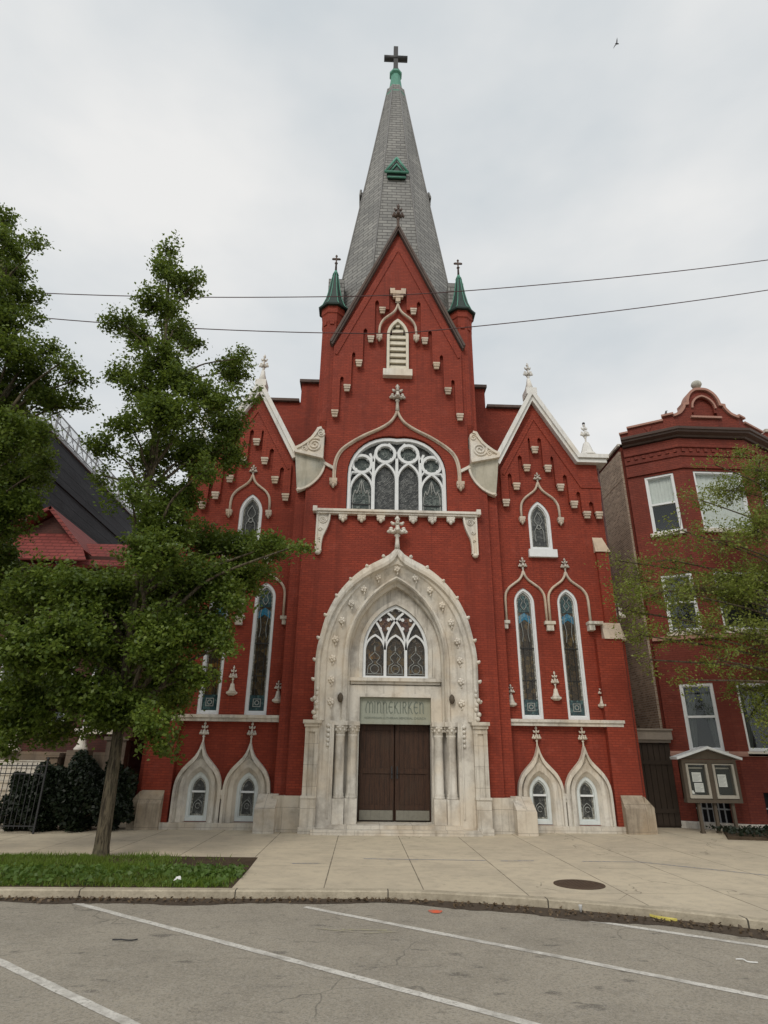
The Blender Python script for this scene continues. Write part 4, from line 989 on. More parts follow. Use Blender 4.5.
mm=MB(); mm.bar([(-.05,14.30),(L1*.2,14.30)],.08,-.10,.34); mm.bar([(L1*.18,14.12),(L1-.26,14.12)],.08,-.08,.34); mm.bar([(L1-.28,13.93),(L1+.05,13.93)],.07,-.08,.34); xf(mm,f3); m.add(mm.v,mm.f,0)
m.build('parapet_coping',M['trimred'],pa)
mm=MB(); mm.lathe([(.12,0),(.07,.10),(.06,.16)],(0,0,15.46),10); mm.blob((0,0,15.78),.20,.20,.17,12,8); mm.v=[(p[0]+(B[0]+C_[0])/2,p[1]+1.12,p[2]) for p in mm.v]; mm.build('roof_ball',M['weather'],pa)
mm=MB(); mm.prism([(L1*.45,13.72),(L1*.60,13.72),(L1*.525,13.98)],-.03,0); 
mm.v=[f1((p[0],p[1],13.72+13.98-p[2])) for p in mm.v]; mm.build('brick_diamond',M['brick2'],pa)
# main block
m=MB(); m.box(9.08,16.5,2.25,16,-.1,13.5); m.build('house_body',M['brick2'],HS)
m=MB(); m.box(9.0,9.08,2.3,16,-.1,11.9); m.box(9.0,9.08,2.3,16,12.1,13.3); m.box(9.01,9.08,2.3,16,11.9,12.1); 
m.build('side_wall',M['common'],HS)
m=MB(); m.box(14.97,17.2,1.98,2.25,-.1,14.2); m.build('front_wall',M['brick2'],HS)
m=MB(); m.box(14.97,17.2,1.9,2.3,14.2,14.32); m.box(8.96,9.2,2.2,16,13.5,13.6); m.build('roof_edge',M['stone'],HS)
m=MB(); m.box(9.04,16.5,2.2,16,13.5,13.56); m.build('flat_roof',M['tarroof'],HS)

# lean-to gateway between church and house
GT=tag(empty('alley_gate',(0,0,0)),'brown wooden alley gate under a small flat roof beside the church','gate')
m=MB(); m.box(7.53,9.03,1.95,2.05,-.06,2.40)
for k in range(8): m.box(7.54+k*.187,7.71+k*.187,1.91,1.95,0,2.36)
m.box(7.56,9.0,1.88,1.91,.35,.47); m.box(7.56,9.0,1.88,1.91,1.75,1.87); m.build('gate_boards',M['gatewood'],GT)
m=MB(); m.box(7.54,9.04,1.80,2.0,2.41,2.50); m.box(7.54,9.06,1.70,2.2,2.50,2.78); m.box(7.54,9.08,1.64,2.25,2.78,2.83); m.build('gate_roof',M['tarroof'],GT)
# ================================================================== NOTICE BOARD
NB=tag(empty('notice_board',(9.36,.5,-.06)),'glass fronted notice board with a little white gable roof on dark posts','notice board')
def nb(name,m,mat,parent=None): 
    m.v=[(9.40+(p[0]-9.36)*.92,p[1],p[2]) for p in m.v]
    o=m.build(name,M[mat],None,loc=(9.36,.5,-.06)); o.parent=parent or NB; o.location=(0,0,0) if parent is None else (0,0,0); return o
Y0=.5; cx=9.36
m=MB(); m.box(cx-.90,cx+.90,Y0-.10,Y0+.12,.74,.84); m.box(cx-.90,cx-.80,Y0-.10,Y0+.12,.84,1.82); m.box(cx+.80,cx+.90,Y0-.10,Y0+.12,.84,1.82); m.box(cx-.90,cx+.90,Y0-.10,Y0+.12,1.82,1.92); m.box(cx-.07,cx+.07,Y0-.115,Y0+.1,.84,1.82); m.box(cx-.9,cx+.9,Y0+.06,Y0+.12,.84,1.82)
case=nb('case',m,'greywood')
for s in (1,-1):
    x0,x1=sorted((cx+s*.085,cx+s*.79))
    m=MB(); m.ring([(x0,.86),(x0,1.80),(x1,1.80),(x1,.86)],[(x0+.07,.95),(x0+.07,1.77),(x1-.07,1.77),(x1-.07,.95)],Y0-.125,Y0-.07); d=nb('glazed_door',m,'boardpale')
    m=MB(); m.box(x0+.07,x1-.07,Y0+.03,Y0+.05,.95,1.77); nb('felt_panel',m,'felt',d)
    m=MB(); m.add([(x0+.06,Y0-.10,.94),(x1-.06,Y0-.10,.94),(x1-.06,Y0-.10,1.78),(x0+.06,Y0-.10,1.78)],[(0,1,2,3)]); nb('pane',m,'glass',d)
    m=MB(); m.box(x0+.10,x1-.10,Y0+.0,Y0+.012,1.66,1.70); nb('header_strip',m,'boardpale',d)
for x0,x1,z0,z1 in ((cx-.56,cx-.26,1.30,1.56),(cx-.53,cx-.23,1.02,1.27),(cx+.28,cx+.56,1.17,1.51)):
    m=MB(); m.box(x0,x1,Y0+.015,Y0+.022,z0,z1); p=nb('notice_paper',m,'paper')
    m=MB()
    for q in range(int((z1-z0)/.035)-1): m.box(x0+.03,x1-.03-.04*((q*7)%3),Y0+.010,Y0+.0135,z1-.045-q*.035,z1-.053-q*.035)
    nb('printed_lines',m,'grey_metal',p)
for x0 in (cx-.66,cx+.12):
    m=MB(); m.add([(x0,Y0+.0,1.0),(x0+.07,Y0-.03,.98),(x0+.20,Y0-.02,.955),(x0+.05,Y0,.955)],[(0,1,2,3)]); m.add([(x0-.02,Y0+.02,1.06),(x0+.06,Y0+.01,1.07),(x0+.09,Y0-.02,.99),(x0+.01,Y0-.02,.97)],[(0,1,2,3)]); nb('curled_paper',m,'paper')
m=MB(); m.prism([(cx-.98,1.93),(cx,2.20),(cx+.98,1.93)],Y0-.06,Y0+.10); nb('gable',m,'greywood')
m=MB()
m.bar([(cx-1.08,1.945),(cx,2.255),(cx+1.08,1.945)],.07,Y0-.20,Y0+.24); nb('roof',m,'white')
for x,y in ((cx-.50,Y0+.02),(cx+.60,Y0+.02),(cx+.04,Y0+.06)):
    m=MB(); m.box(x-.045,x+.045,y-.045,y+.045,-.06,.74); m.box(x-.06,x+.06,y-.06,y+.06,-.06,.0); nb('post',m,'greywood')

# ================================================================== LEFT SIDE
# house with the red roof
LH=tag(empty('old_house',(0,0,0)),'old brick house with a red gabled roof half hidden behind the leafy tree','house')
m=MB()
m.wall([(-15.5,-.1),(-15.5,8.4),(-13.55,9.0),(-12.35,9.85),(-10.8,8.35),(-8.3,8.35),(-8.3,-.1)],[[(x-.45,a),(x-.45,b),(x+.45,b),(x+.45,a)] for x in (-14.4,-12.5,-11.0,-9.5) for a,b in ((2.6,4.6),(5.4,7.4))],2.0,2.4)
m.box(-15.5,-8.3,12,12.3,-.1,8.4); m.box(-8.6,-8.3,2.4,12,-.1,8.35); m.box(-15.5,-15.2,2.4,12,-.1,8.4); m.build('wall',M['oldbrick'],LH)
m=MB(); m.box(-15.5,-8.28,1.92,2.0,-.1,1.9); m.build('stone_base',M['brownstone'],LH)
for x in (-14.4,-12.5,-11.0,-9.5):
    for a,b in ((2.6,4.6),(5.4,7.4)):
        W=empty('sash_window'); W.parent=LH
        m=MB(); r=lambda d:[(x-.45+d,a+d),(x-.45+d,b-d),(x+.45-d,b-d),(x+.45-d,a+d)]
        m.ring(r(0),r(.08),2.03,2.2); m.box(x-.4,x+.4,2.06,2.18,(a+b)/2-.03,(a+b)/2+.03); m.build('frame',M['white'],W)
        m=MB(); m.add([(x-.38,2.12,a+.07),(x+.38,2.12,a+.07),(x+.38,2.12,b-.07),(x-.38,2.12,b-.07)],[(0,1,2,3)]); m.build('pane',M['glass'],W)
        m=MB(); m.box(x-.45,x+.45,2.36,2.39,a,b); m.build('room_lining',M['room'],W)
        m=MB(); m.box(x-.6,x+.6,1.86,2.02,a-.16,a-.01); m.build('sill',M['pale'],W)
m=MB()   # cross-gabled roof, ridge coming forward on the left, long ridge to the right
def slab(P,t=.12): 
    n=(Vector(P[1])-Vector(P[0])).cross(Vector(P[2])-Vector(P[0])).normalized()*t
    k=len(P); m.add([Vector(p) for p in P]+[Vector(p)-n for p in P],[tuple(range(k)),tuple(reversed(range(k,2*k)))]+[(i,(i+1)%k,(i+1)%k+k,i+k) for i in range(k)])
slab([(-14.25,1.6,9.05),(-12.35,1.6,10.08),(-12.35,7,10.08),(-14.25,7,9.05)]); slab([(-12.35,1.6,10.08),(-10.85,1.6,8.45),(-10.85,7,8.45),(-12.35,7,10.08)])
slab([(-15.7,1.7,8.0),(-8.0,1.7,7.9),(-8.0,3.0,9.15),(-15.7,3.0,9.15)]); slab([(-15.7,3.0,9.15),(-8.0,3.0,9.15),(-8.0,12.6,8.2),(-15.7,12.6,8.2)])
slab([(-14.9,1.15,7.95),(-10.5,1.15,7.95),(-10.85,1.5,8.45),(-12.35,2.6,10.05),(-14.25,1.9,9.0)],.06)
m.build('roof',M['redmetal'],LH)
m=MB(); m.box(-8.9,-8.3,1.55,2.0,-.1,2.25); m.box(-8.98,-8.22,1.5,2.05,2.25,2.36); m.build('porch_wall',M['brownstone'],LH)
# stoop with steps, cheek wall and a stone urn
ST=tag(empty('stone_stoop',(0,0,0)),'pale stone front steps behind the iron fence at the left edge','steps')
m=MB()
for k in range(9): m.box(-13.2,-10.35,-.55+k*.27,2.0,GZ+k*.19,GZ+(k+1)*.19-.03); m.box(-13.2,-10.35,-.58+k*.27,-.55+k*.27+.2,GZ+(k+1)*.19-.03,GZ+(k+1)*.19)
m.build('steps',M['stone_j'],ST)
m=MB(); m.box(-10.35,-10.0,.9,2.0,GZ,1.75); m.box(-10.40,-9.95,.85,2.0,1.75,1.87); m.build('cheek_wall',M['brownstone'],ST)
tag(MB().lathe([(.28,0),(.28,.1),(.16,.16),(.10,.32),(.16,.44),(.34,.62),(.40,.92),(.46,1.0),(.40,1.05),(.30,.98)],(-11.95,1.95,1.87),14).build('stone_urn',M['pale']),'large pale stone urn standing at the head of the steps','urn')
x=tag(empty('stone_pedestal',(0,0,0)),'small white bell-shaped garden ornament above the dark shrubs','ornament')
MB().lathe([(.20,0),(.21,.05),(.15,.12),(.09,.36),(.06,.52)],(-9.55,1.3,1.95),12).build('bell_base',M['pale'],x)
MB().blob((-9.52,1.3,2.54),.08,.08,.10,10,7).build('round_knob',M['pale'],x)
MB().box(-9.85,-9.25,1.05,1.55,GZ,1.95).build('plinth',M['brownstone'],x)
# tall dark-sided building with a mesh rail on its roof
DB=tag(empty('dark_building',(0,0,0)),'tall building with dark siding and a wire railing along its roof edge','building')
m=MB(); m.box(-22,-14.0,2.6,14,-.1,14.0); m.build('wall',M['black_siding'],DB)
m=MB(); m.box(-22.1,-13.92,2.5,14.1,14.0,14.12); m.build('roof_edge',M['grey_metal'],DB)
m=MB()
for k in range(12): y=2.7+k*1.0; m.box(-14.13,-14.07,y-.03,y+.03,14.12,15.15)
for z in (14.35,14.75,15.13): m.box(-14.12,-14.08,2.7,13.7,z-.02,z+.02)
for k in range(11):
    y=2.7+k*1.0
    m.tube([(-14.1,y,14.15),(-14.1,y+1.0,15.1)],.018,4); m.tube([(-14.1,y+1.0,14.15),(-14.1,y,15.1)],.018,4)
    for q in range(1,10): m.box(-14.105,-14.095,y+q*.1-.006,y+q*.1+.006,14.15,15.12)
m.build('roof_railing',M['grey_metal'],DB)
# pale flank on which the left tree's gaps look through
m=MB()
for z in np.arange(1.5,13.6,2.7): m.box(-14.0,-13.94,2.8,13.9,z,z+.10)
m.build('siding_batten',M['black_siding'],DB)
# iron fence
FE=tag(empty('iron_fence',(0,0,0)),'thin black iron picket fence in front of the steps and shrubs','fence')
m=MB()
fx0,fx1,fy=-15.0,-9.35,-1.05
for z in (.12,1.35,1.55): m.box(fx0,fx1,fy-.012,fy+.012,z-.012,z+.012)
m.build('rails',M['iron'],FE)
for k in range(5):
    x=fx0+k*(fx1-fx0)/4; m=MB(); m.box(x-.02,x+.02,fy-.02,fy+.02,GZ,1.68); m.blob((x,fy,1.72),.045,.045,.05,6,4); m.build('fence_post',M['iron'],FE)
m=MB(); 
for k in range(43):
    x=fx0+.13*k+.06; m.box(x-.007,x+.007,fy-.007,fy+.007,.05,1.62)
m.build('pickets',M['iron'],FE)

# ================================================================== FOLIAGE
def leafmesh(name,cent,size,mat,parent,up=.6,elong=1.25):
    n=len(cent); c=np.asarray(cent,dtype=np.float64)
    nr=rng.normal(size=(n,3)); nr[:,2]=np.abs(nr[:,2])*.8+up*.6; nr[:,1]-=.25; nr/=np.linalg.norm(nr,axis=1)[:,None]
    t=rng.normal(size=(n,3)); t-=nr*(t*nr).sum(1)[:,None]; t/=np.linalg.norm(t,axis=1)[:,None]; b=np.cross(nr,t)
    s=size*rng.uniform(.6,1.25,size=(n,1)); L=t*s*elong*.5; Wd=b*s*.42; fold=nr*s*.10
    v=np.stack([c-L,c-L*.1+Wd+fold,c+L*1.0,c-L*.1-Wd+fold],1).reshape(-1,3)
    me=bpy.data.meshes.new(name); me.vertices.add(n*4); me.vertices.foreach_set('co',v.ravel())
    me.loops.add(n*4); me.loops.foreach_set('vertex_index',np.arange(n*4,dtype=np.int32))
    me.polygons.add(n); me.polygons.foreach_set('loop_start',np.arange(0,n*4,4,dtype=np.int32)); me.polygons.foreach_set('loop_total',np.full(n,4,dtype=np.int32))
    me.materials.append(mat); me.update(calc_edges=True); me.validate()
    o=bpy.data.objects.new(name,me); COL.objects.link(o)
    if parent: o.parent=parent
    return o
def tree(name,label,spine,r0,r1,clumps,leaf,size,dens,per,spread,twig_r,parent_group=None,limb_r=.05,cat='tree',leafup=.6):
    T=tag(empty(name,(0,0,0)),label,cat,parent_group)
    sp=spline(spine,6); k=len(sp); m=MB()
    rad=[max(r1,r0*(1-.82*(i/(k-1))**.9)) for i in range(k)]
    rad[0]*=1.28; rad[1]*=1.10
    m.tube(sp,r0,12,1,0,True,True,rad)
    leaves=[]
    for cx,cy,cz,rx,ry,rz,d in clumps:
        c=Vector((cx,cy,cz))
        # limb from the spine, leaving lower than the clump
        tz=cz-.35*math.hypot(cx-sp[-1][0],cy-sp[-1][1])-.9
        j=min(range(2,k),key=lambda i:abs(sp[i][2]-max(tz,2.5))); s=Vector(sp[j])
        mid=s.lerp(c,.5)+Vector((0,0,.12*(c-s).length)); L=(c-s).length
        P=[tuple(s),tuple(s.lerp(mid,.6)+Vector(rng.normal(size=3)*.05)),tuple(mid),tuple(c)]
        Q=spline(P,4); rs=min(rad[j]*.6,limb_r+.012*L)
        m.tube(Q,rs,6,1,0,True,True,[rs*(1-.8*i/(len(Q)-1))+.006 for i in range(len(Q))])
        vol=rx*ry*rz; nt=max(4,int(dens*d*(vol**.80)))
        g=rng.normal(size=(nt,3)); g/=np.linalg.norm(g,axis=1)[:,None]; g*=(rng.uniform(.10,1.0,size=(nt,1)))**.5
        tw=np.array([cx,cy,cz])+g*np.array([rx,ry,rz])
        for q in range(nt):
            if q%2==0 or d<.9: 
                e=Vector(tw[q]); mm=c.lerp(e,.5)+Vector((0,0,-.04)); m.tube([tuple(c.lerp(e,.08)),tuple(mm),tuple(e)],twig_r,3,1,1,False,False,[twig_r*1.4,twig_r,twig_r*.5])
        pp=rng.poisson(per,size=nt); rep=np.repeat(np.arange(nt),pp)
        tq=rng.uniform(.50,1.0,size=(len(rep),1)); cc=np.array([cx,cy,cz]); dv=tw-cc
        ext=dv/np.maximum(.05,np.linalg.norm(dv,axis=1))[:,None]*rng.uniform(.0,.22,size=(nt,1))
        base=cc+dv[rep]*tq+ext[rep]*(tq-.5)*2
        leaves.append(base+rng.normal(size=base.shape)*np.array([spread,spread,spread*.75])*(1.25-.6*tq))
    m.build('trunk',[M['bark'],M['twig']],T,fix=False)
    leafmesh('crown',np.concatenate(leaves),size,leaf,T,leafup)
    return T
CLUMPS_A = [(-6.95, -5.16, 15.59, 0.23, 0.34, 0.39, 1.0),
 (-6.76, -5.68, 14.23, 0.41, 0.49, 0.49, 1.0),
 (-6.54, -4.97, 14.37, 0.57, 0.55, 0.41, 1.0),
 (-5.96, -5.24, 14.4, 0.28, 0.28, 0.22, 1.0),
 (-6.55, -5.99, 12.76, 0.63, 0.59, 0.43, 1.0),
 (-8.02, -4.94, 13.02, 0.61, 0.48, 0.25, 1.0),
 (-8.0, -3.64, 13.61, 0.54, 0.56, 0.47, 1.0),
 (-6.79, -3.9, 13.63, 0.6, 0.58, 0.46, 1.0),
 (-6.2, -4.2, 12.88, 0.35, 0.37, 0.32, 1.0),
 (-6.52, -5.59, 11.38, 0.78, 0.72, 0.51, 1.0),
 (-7.88, -4.62, 11.58, 0.44, 0.41, 0.3, 1.0),
 (-6.78, -5.41, 10.58, 0.72, 0.65, 0.45, 1.0),
 (-5.78, -5.7, 10.66, 0.46, 0.58, 0.61, 1.0),
 (-5.95, -5.96, 9.47, 0.97, 0.86, 0.58, 1.0),
 (-5.04, -5.61, 10.21, 0.66, 0.67, 0.55, 1.0),
 (-5.13, -3.56, 12.44, 0.48, 0.58, 0.59, 1.0),
 (-4.67, -4.16, 12.51, 0.23, 0.3, 0.32, 1.0),
 (-4.36, -4.24, 11.22, 0.17, 0.26, 0.31, 1.0),
 (-5.08, -3.75, 10.52, 0.62, 0.68, 0.62, 1.0),
 (-6.98, -5.51, 9.42, 0.5, 0.48, 0.38, 1.0),
 (-7.49, -5.23, 8.92, 0.62, 0.52, 0.3, 0.7),
 (-6.8, -4.29, 9.23, 0.93, 0.87, 0.64, 0.6),
 (-5.73, -3.96, 9.44, 0.82, 0.91, 0.84, 0.8),
 (-4.91, -3.71, 9.68, 0.45, 0.58, 0.61, 1.0),
 (-8.24, -3.79, 8.84, 0.49, 0.47, 0.36, 0.35),
 (-6.4, -6.02, 7.32, 0.64, 0.6, 0.45, 0.45),
 (-6.09, -4.36, 8.06, 0.64, 0.64, 0.51, 0.6),
 (-5.75, -4.2, 8.05, 0.57, 0.57, 0.46, 0.7),
 (-6.41, -4.68, 7.55, 0.6, 0.54, 0.38, 0.7),
 (-4.94, -5.51, 8.24, 0.39, 0.44, 0.42, 0.7),
 (-5.94, -4.78, 7.07, 0.78, 0.79, 0.65, 1.0),
 (-5.73, -6.01, 5.91, 0.74, 0.75, 0.63, 1.0),
 (-5.32, -3.31, 7.08, 0.86, 0.77, 0.53, 1.0),
 (-4.34, -3.53, 6.94, 0.74, 0.67, 0.46, 1.0),
 (-3.38, -4.56, 6.67, 0.64, 0.54, 0.33, 1.0),
 (-2.68, -5.06, 6.52, 0.33, 0.29, 0.18, 1.0),
 (-4.15, -3.39, 6.17, 0.84, 0.78, 0.58, 1.0),
 (-5.01, -4.47, 5.79, 1.02, 0.95, 0.69, 1.0),
 (-6.12, -3.48, 5.65, 0.97, 1.0, 0.84, 1.0),
 (-6.98, -3.59, 3.99, 0.54, 0.73, 0.8, 1.3),
 (-6.31, -4.67, 2.98, 0.4, 0.51, 0.53, 1.2),
 (-6.44, -4.92, 2.54, 0.39, 0.39, 0.33, 1.0),
 (-7.05, -4.38, 5.28, 0.62, 0.69, 0.63, 1.2),
 (-6.91, -4.92, 5.39, 0.81, 0.79, 0.61, 1.0),
 (-7.29, -5.78, 5.15, 0.74, 0.75, 0.62, 1.0),
 (-8.28, -5.32, 5.25, 0.76, 0.85, 0.79, 1.0),
 (-9.69, -3.7, 5.26, 0.7, 0.97, 1.09, 1.0),
 (-7.85, -6.16, 3.8, 0.65, 0.77, 0.76, 1.0),
 (-7.0, -6.15, 4.02, 0.82, 0.89, 0.81, 1.3),
 (-6.87, -4.3, 4.46, 0.85, 0.95, 0.88, 1.3),
 (-5.44, -5.4, 4.18, 0.74, 0.85, 0.81, 1.3),
 (-4.71, -4.59, 4.57, 0.7, 0.75, 0.67, 1.0),
 (-4.12, -4.79, 5.24, 0.52, 0.54, 0.46, 1.0),
 (-4.1, -5.06, 4.15, 0.31, 0.36, 0.34, 1.0),
 (-5.91, -3.11, 3.47, 0.79, 0.88, 0.82, 1.3),
 (-5.19, -5.67, 2.43, 0.4, 0.51, 0.53, 1.0),
 (-6.11, -4.98, 2.85, 0.65, 0.64, 0.52, 1.4),
 (-6.71, -5.65, 2.99, 0.66, 0.66, 0.54, 1.4),
 (-8.11, -4.28, 3.2, 0.73, 0.73, 0.6, 1.0),
 (-8.24, -5.42, 2.98, 0.54, 0.62, 0.6, 1.0),
 (-4.67, -5.08, 3.49, 0.39, 0.43, 0.38, 1.0),
 (-7.91, -3.95, 2.4, 0.5, 0.52, 0.45, 0.8),
 (-7.83, -5.27, 2.66, 0.5, 0.53, 0.46, 1.0),
 (-5.15, -4.6, 2.07, 0.17, 0.25, 0.29, 0.7),
 (-7.18, -3.73, 2.49, 0.42, 0.4, 0.31, 0.6)]
CLUMPS_B = [(-11.39, -5.84, 15.66, 0.39, 0.42, 0.37, 1.0),
 (-10.82, -6.12, 14.49, 0.54, 0.56, 0.47, 1.0),
 (-10.44, -5.57, 15.14, 0.39, 0.34, 0.22, 1.0),
 (-11.75, -4.6, 14.97, 0.65, 0.68, 0.58, 1.0),
 (-10.84, -4.98, 13.7, 0.56, 0.52, 0.37, 1.0),
 (-10.57, -5.75, 12.37, 0.52, 0.54, 0.46, 1.0),
 (-10.16, -5.42, 12.66, 0.32, 0.31, 0.24, 1.0),
 (-10.01, -5.97, 11.27, 0.75, 0.66, 0.44, 1.0),
 (-9.7, -5.27, 11.69, 0.48, 0.43, 0.29, 1.0),
 (-8.76, -5.87, 10.97, 0.35, 0.33, 0.25, 1.0),
 (-10.18, -4.73, 11.23, 0.92, 0.78, 0.47, 1.0),
 (-9.05, -4.6, 11.29, 0.44, 0.38, 0.24, 1.0),
 (-9.19, -4.34, 10.76, 0.6, 0.5, 0.3, 0.7),
 (-9.64, -4.71, 10.57, 0.64, 0.55, 0.35, 1.0),
 (-10.93, -4.1, 10.75, 0.77, 0.83, 0.73, 1.0),
 (-9.22, -6.36, 8.46, 0.68, 0.76, 0.7, 1.0),
 (-9.08, -5.66, 8.99, 0.48, 0.53, 0.48, 1.0),
 (-10.4, -4.08, 8.55, 0.89, 0.94, 0.81, 1.0),
 (-9.36, -4.63, 8.55, 0.36, 0.53, 0.62, 1.0),
 (-9.36, -5.41, 6.99, 0.56, 0.67, 0.67, 1.0),
 (-10.1, -4.14, 6.42, 0.55, 0.69, 0.71, 1.0),
 (-8.27, -4.91, 2.42, 0.55, 0.59, 0.51, 1.0),
 (-8.76, -4.6, 2.02, 0.39, 0.39, 0.33, 0.8),
 (-8.92, -5.61, 7.18, 0.37, 0.45, 0.46, 1.0),
 (-11.21, -5.94, 12.76, 0.78, 1.35, 1.72, 1.0),
 (-10.99, -5.33, 10.12, 0.76, 1.31, 1.67, 1.0),
 (-9.76, -6.07, 7.08, 0.67, 1.15, 1.47, 1.0)]
CLUMPS_C = [(11.26, -2.22, 10.34, 0.69, 0.72, 0.62, 0.8),
 (11.1, -1.08, 10.16, 0.99, 0.91, 0.65, 0.7),
 (9.08, -2.33, 9.21, 0.79, 0.73, 0.53, 0.35),
 (7.92, -2.98, 7.97, 1.14, 0.92, 0.5, 0.25),
 (9.07, -2.91, 7.72, 1.14, 0.95, 0.56, 0.4),
 (10.34, -2.66, 8.15, 0.7, 0.84, 0.84, 0.8),
 (11.15, -1.43, 7.0, 0.73, 1.02, 1.14, 1),
 (9.64, -2.27, 6.58, 0.92, 0.99, 0.89, 0.9),
 (8.5, -2.42, 6.37, 1.02, 1.01, 0.81, 0.5),
 (7.28, -2.81, 6.25, 1.11, 1.02, 0.73, 0.4),
 (7.32, -1.04, 7.03, 0.86, 0.92, 0.82, 0.4),
 (6.37, -2.15, 5.82, 0.62, 0.75, 0.75, 0.35),
 (6.5, -2.58, 5.03, 0.71, 0.69, 0.54, 0.35),
 (7.47, -2.88, 5.13, 0.91, 0.77, 0.47, 0.35),
 (8.45, -2.89, 5.28, 0.81, 0.78, 0.59, 0.5),
 (9.75, -2.66, 4.94, 0.6, 0.78, 0.84, 0.8),
 (9.83, -1.65, 3.74, 0.67, 0.74, 0.68, 0.6),
 (8.51, -2.7, 4.38, 0.8, 0.77, 0.59, 0.3),
 (7.48, -2.92, 3.82, 0.68, 0.66, 0.51, 0.15),
 (9.84, -2.02, 2.92, 0.38, 0.56, 0.65, 0.6),
 (6.72, -2.48, 4.39, 0.65, 0.62, 0.47, 0.15),
 (11.54, -1.33, 11.34, 0.53, 0.5, 0.37, 0.5),
 (9.65, -2.54, 10.31, 0.55, 0.49, 0.34, 0.15),
 (8.04, -1.94, 7.41, 1.01, 0.82, 0.46, 0.35),
 (6.51, -1.63, 7.47, 0.42, 0.45, 0.4, 0.3),
 (12.01, -2.18, 9.36, 0.92, 1.59, 2.03, 0.8),
 (12.4, -1.02, 6.51, 0.92, 1.59, 2.03, 0.8),
 (10.7, -2.04, 3.71, 0.82, 1.1, 1.21, 0.8)]

tree('street_tree','leafy street tree with a slim grey trunk standing in the grass strip before the church',
     [(-6.20,-4.71,-.1),(-6.22,-4.71,.9),(-6.24,-4.75,2.2),(-6.30,-4.8,4.0),(-6.45,-4.8,6.5),(-6.6,-4.75,9.5),(-6.75,-4.8,12.5),(-6.95,-5.1,15.6)],.158,.02,CLUMPS_A,M['leafA'],.078,140,60,.135,.007)
tree('street_tree','tall leafy street tree cut off by the left edge of the photo',
     [(-9.9,-5.2,-.1),(-9.9,-5.2,1.5),(-10.0,-5.2,4.5),(-10.3,-5.2,8.0),(-11.0,-5.2,12),(-11.8,-5.2,16.2)],.22,.02,CLUMPS_B,M['leafA'],.078,135,58,.135,.007,None,.025)
tree('thin_tree','thin young tree with sparse yellow-green leaves before the bay-fronted house',
     [(13.3,-1.9,-.1),(13.25,-1.95,2.0),(13.1,-2.0,4.5),(12.7,-2.0,7.0),(12.4,-2.0,10.0),(12.3,-2.0,11.5)],.13,.02,CLUMPS_C+[(13.5,-2.6,9.5,1.6,1.8,1.3,1.0),(14.5,-2.0,7.5,1.8,1.8,1.4,1.0),(14.0,-3.0,5.5,1.6,1.6,1.2,1.0),(15.5,-3.2,8.8,1.8,1.8,1.5,1.0),(13.0,-3.4,11.2,1.3,1.5,1.0,.9),(15.0,-1.2,5.0,1.5,1.5,1.2,1.0)],M['leafC'],.064,110,38,.16,.0065,None,.03)  # clumps appended to CLUMPS_C are unseen, added to shade the brick house
# shrubs left of the church
def shrub(label,c,rx,ry,rz,n):
    T=tag(empty('shrub',c),label,'shrub','dark shrubs behind the iron fence')
    m=MB(); ends=[]
    for k in range(26):
        g=rng.normal(size=3); g/=np.linalg.norm(g); g[2]=abs(g[2]); e=np.array([g[0]*rx*.8,g[1]*ry*.8,.15+g[2]*rz*1.5]); ends.append(e)
        m.tube([(0,0,0),(e[0]*.3,e[1]*.3,e[2]*.55),tuple(e)],.014,4,1,0,False,False,[.02,.012,.005])
    m.build('stems',M['twig'],T,fix=False)
    g=rng.normal(size=(n,3)); g/=np.linalg.norm(g,axis=1)[:,None]; g*=rng.uniform(.25,1,size=(n,1))**.45
    g*=1+.22*np.sin(g[:,:1]*7+g[:,2:]*5+c[0])
    L=g*np.array([rx,ry,rz]); L[:,2]+=rz*.92; L=L[L[:,2]>.03]
    leafmesh('foliage',L,.10,M['leafS'],T)
shrub('round dark shrub next to the steps at the left of the row',(-9.75,-.35,GZ),.85,.6,.80,9000)
shrub('tallest dark shrub in the middle of the row behind the fence',(-8.75,-.25,GZ),.95,.65,.95,11000)
shrub('dark shrub against the corner plinth of the church',(-7.85,-.1,GZ),.62,.6,.88,8000)

# ================================================================== GROUND
def sheet(name,pts,z,mat,kind='structure',thick=None,parent=None):
    m=MB(); n=len(pts)
    if thick is None:
        m.add([(x,y,z) for x,y in pts],[tuple(range(n))])
    else:
        m.add([(x,y,z) for x,y in pts]+[(x,y,z-thick) for x,y in pts],[tuple(range(n)),tuple(reversed(range(n,2*n)))]+[(i,(i+1)%n,(i+1)%n+n,i+n) for i in range(n)])
    o=m.build(name,mat if not isinstance(mat,str) else M[mat],parent)
    if parent is None: o['kind']=kind
    return o
RZ=-.20
sheet('road',[(-400,-400),(400,-400),(400,400),(-400,400)],RZ,'asphalt')
road=bpy.data.objects['road']
kl=[(-60,-7.85),(-9,-7.84),(-3,-7.80),(-1.6,-7.77),(-.05,-7.82),(1.64,-8.24),(2.78,-8.67),(3.71,-9.12),(4.6,-9.66),(6.4,-10.9),(9,-12.6),(20,-19.5),(40,-30)]
kc=[kl[0]]+spline(kl[1:-1],5)+[kl[-1]]
kin=offs(kc,.17)
sheet('pavement',kin+[(60,-30),(60,60),(-60,60)],-.06,'concrete',thick=.2)
pav=bpy.data.objects['pavement']
m=MB(); A1=kc; B1=kin; n=len(A1)
lv=[[(x,y,RZ-.05) for x,y in A1],[(x,y,-.075) for x,y in A1],[(x+(u-x)*.15,y+(w-y)*.15,-.058) for (x,y),(u,w) in zip(A1,B1)],[(x,y,-.055) for x,y in B1],[(x,y,-.12) for x,y in B1]]
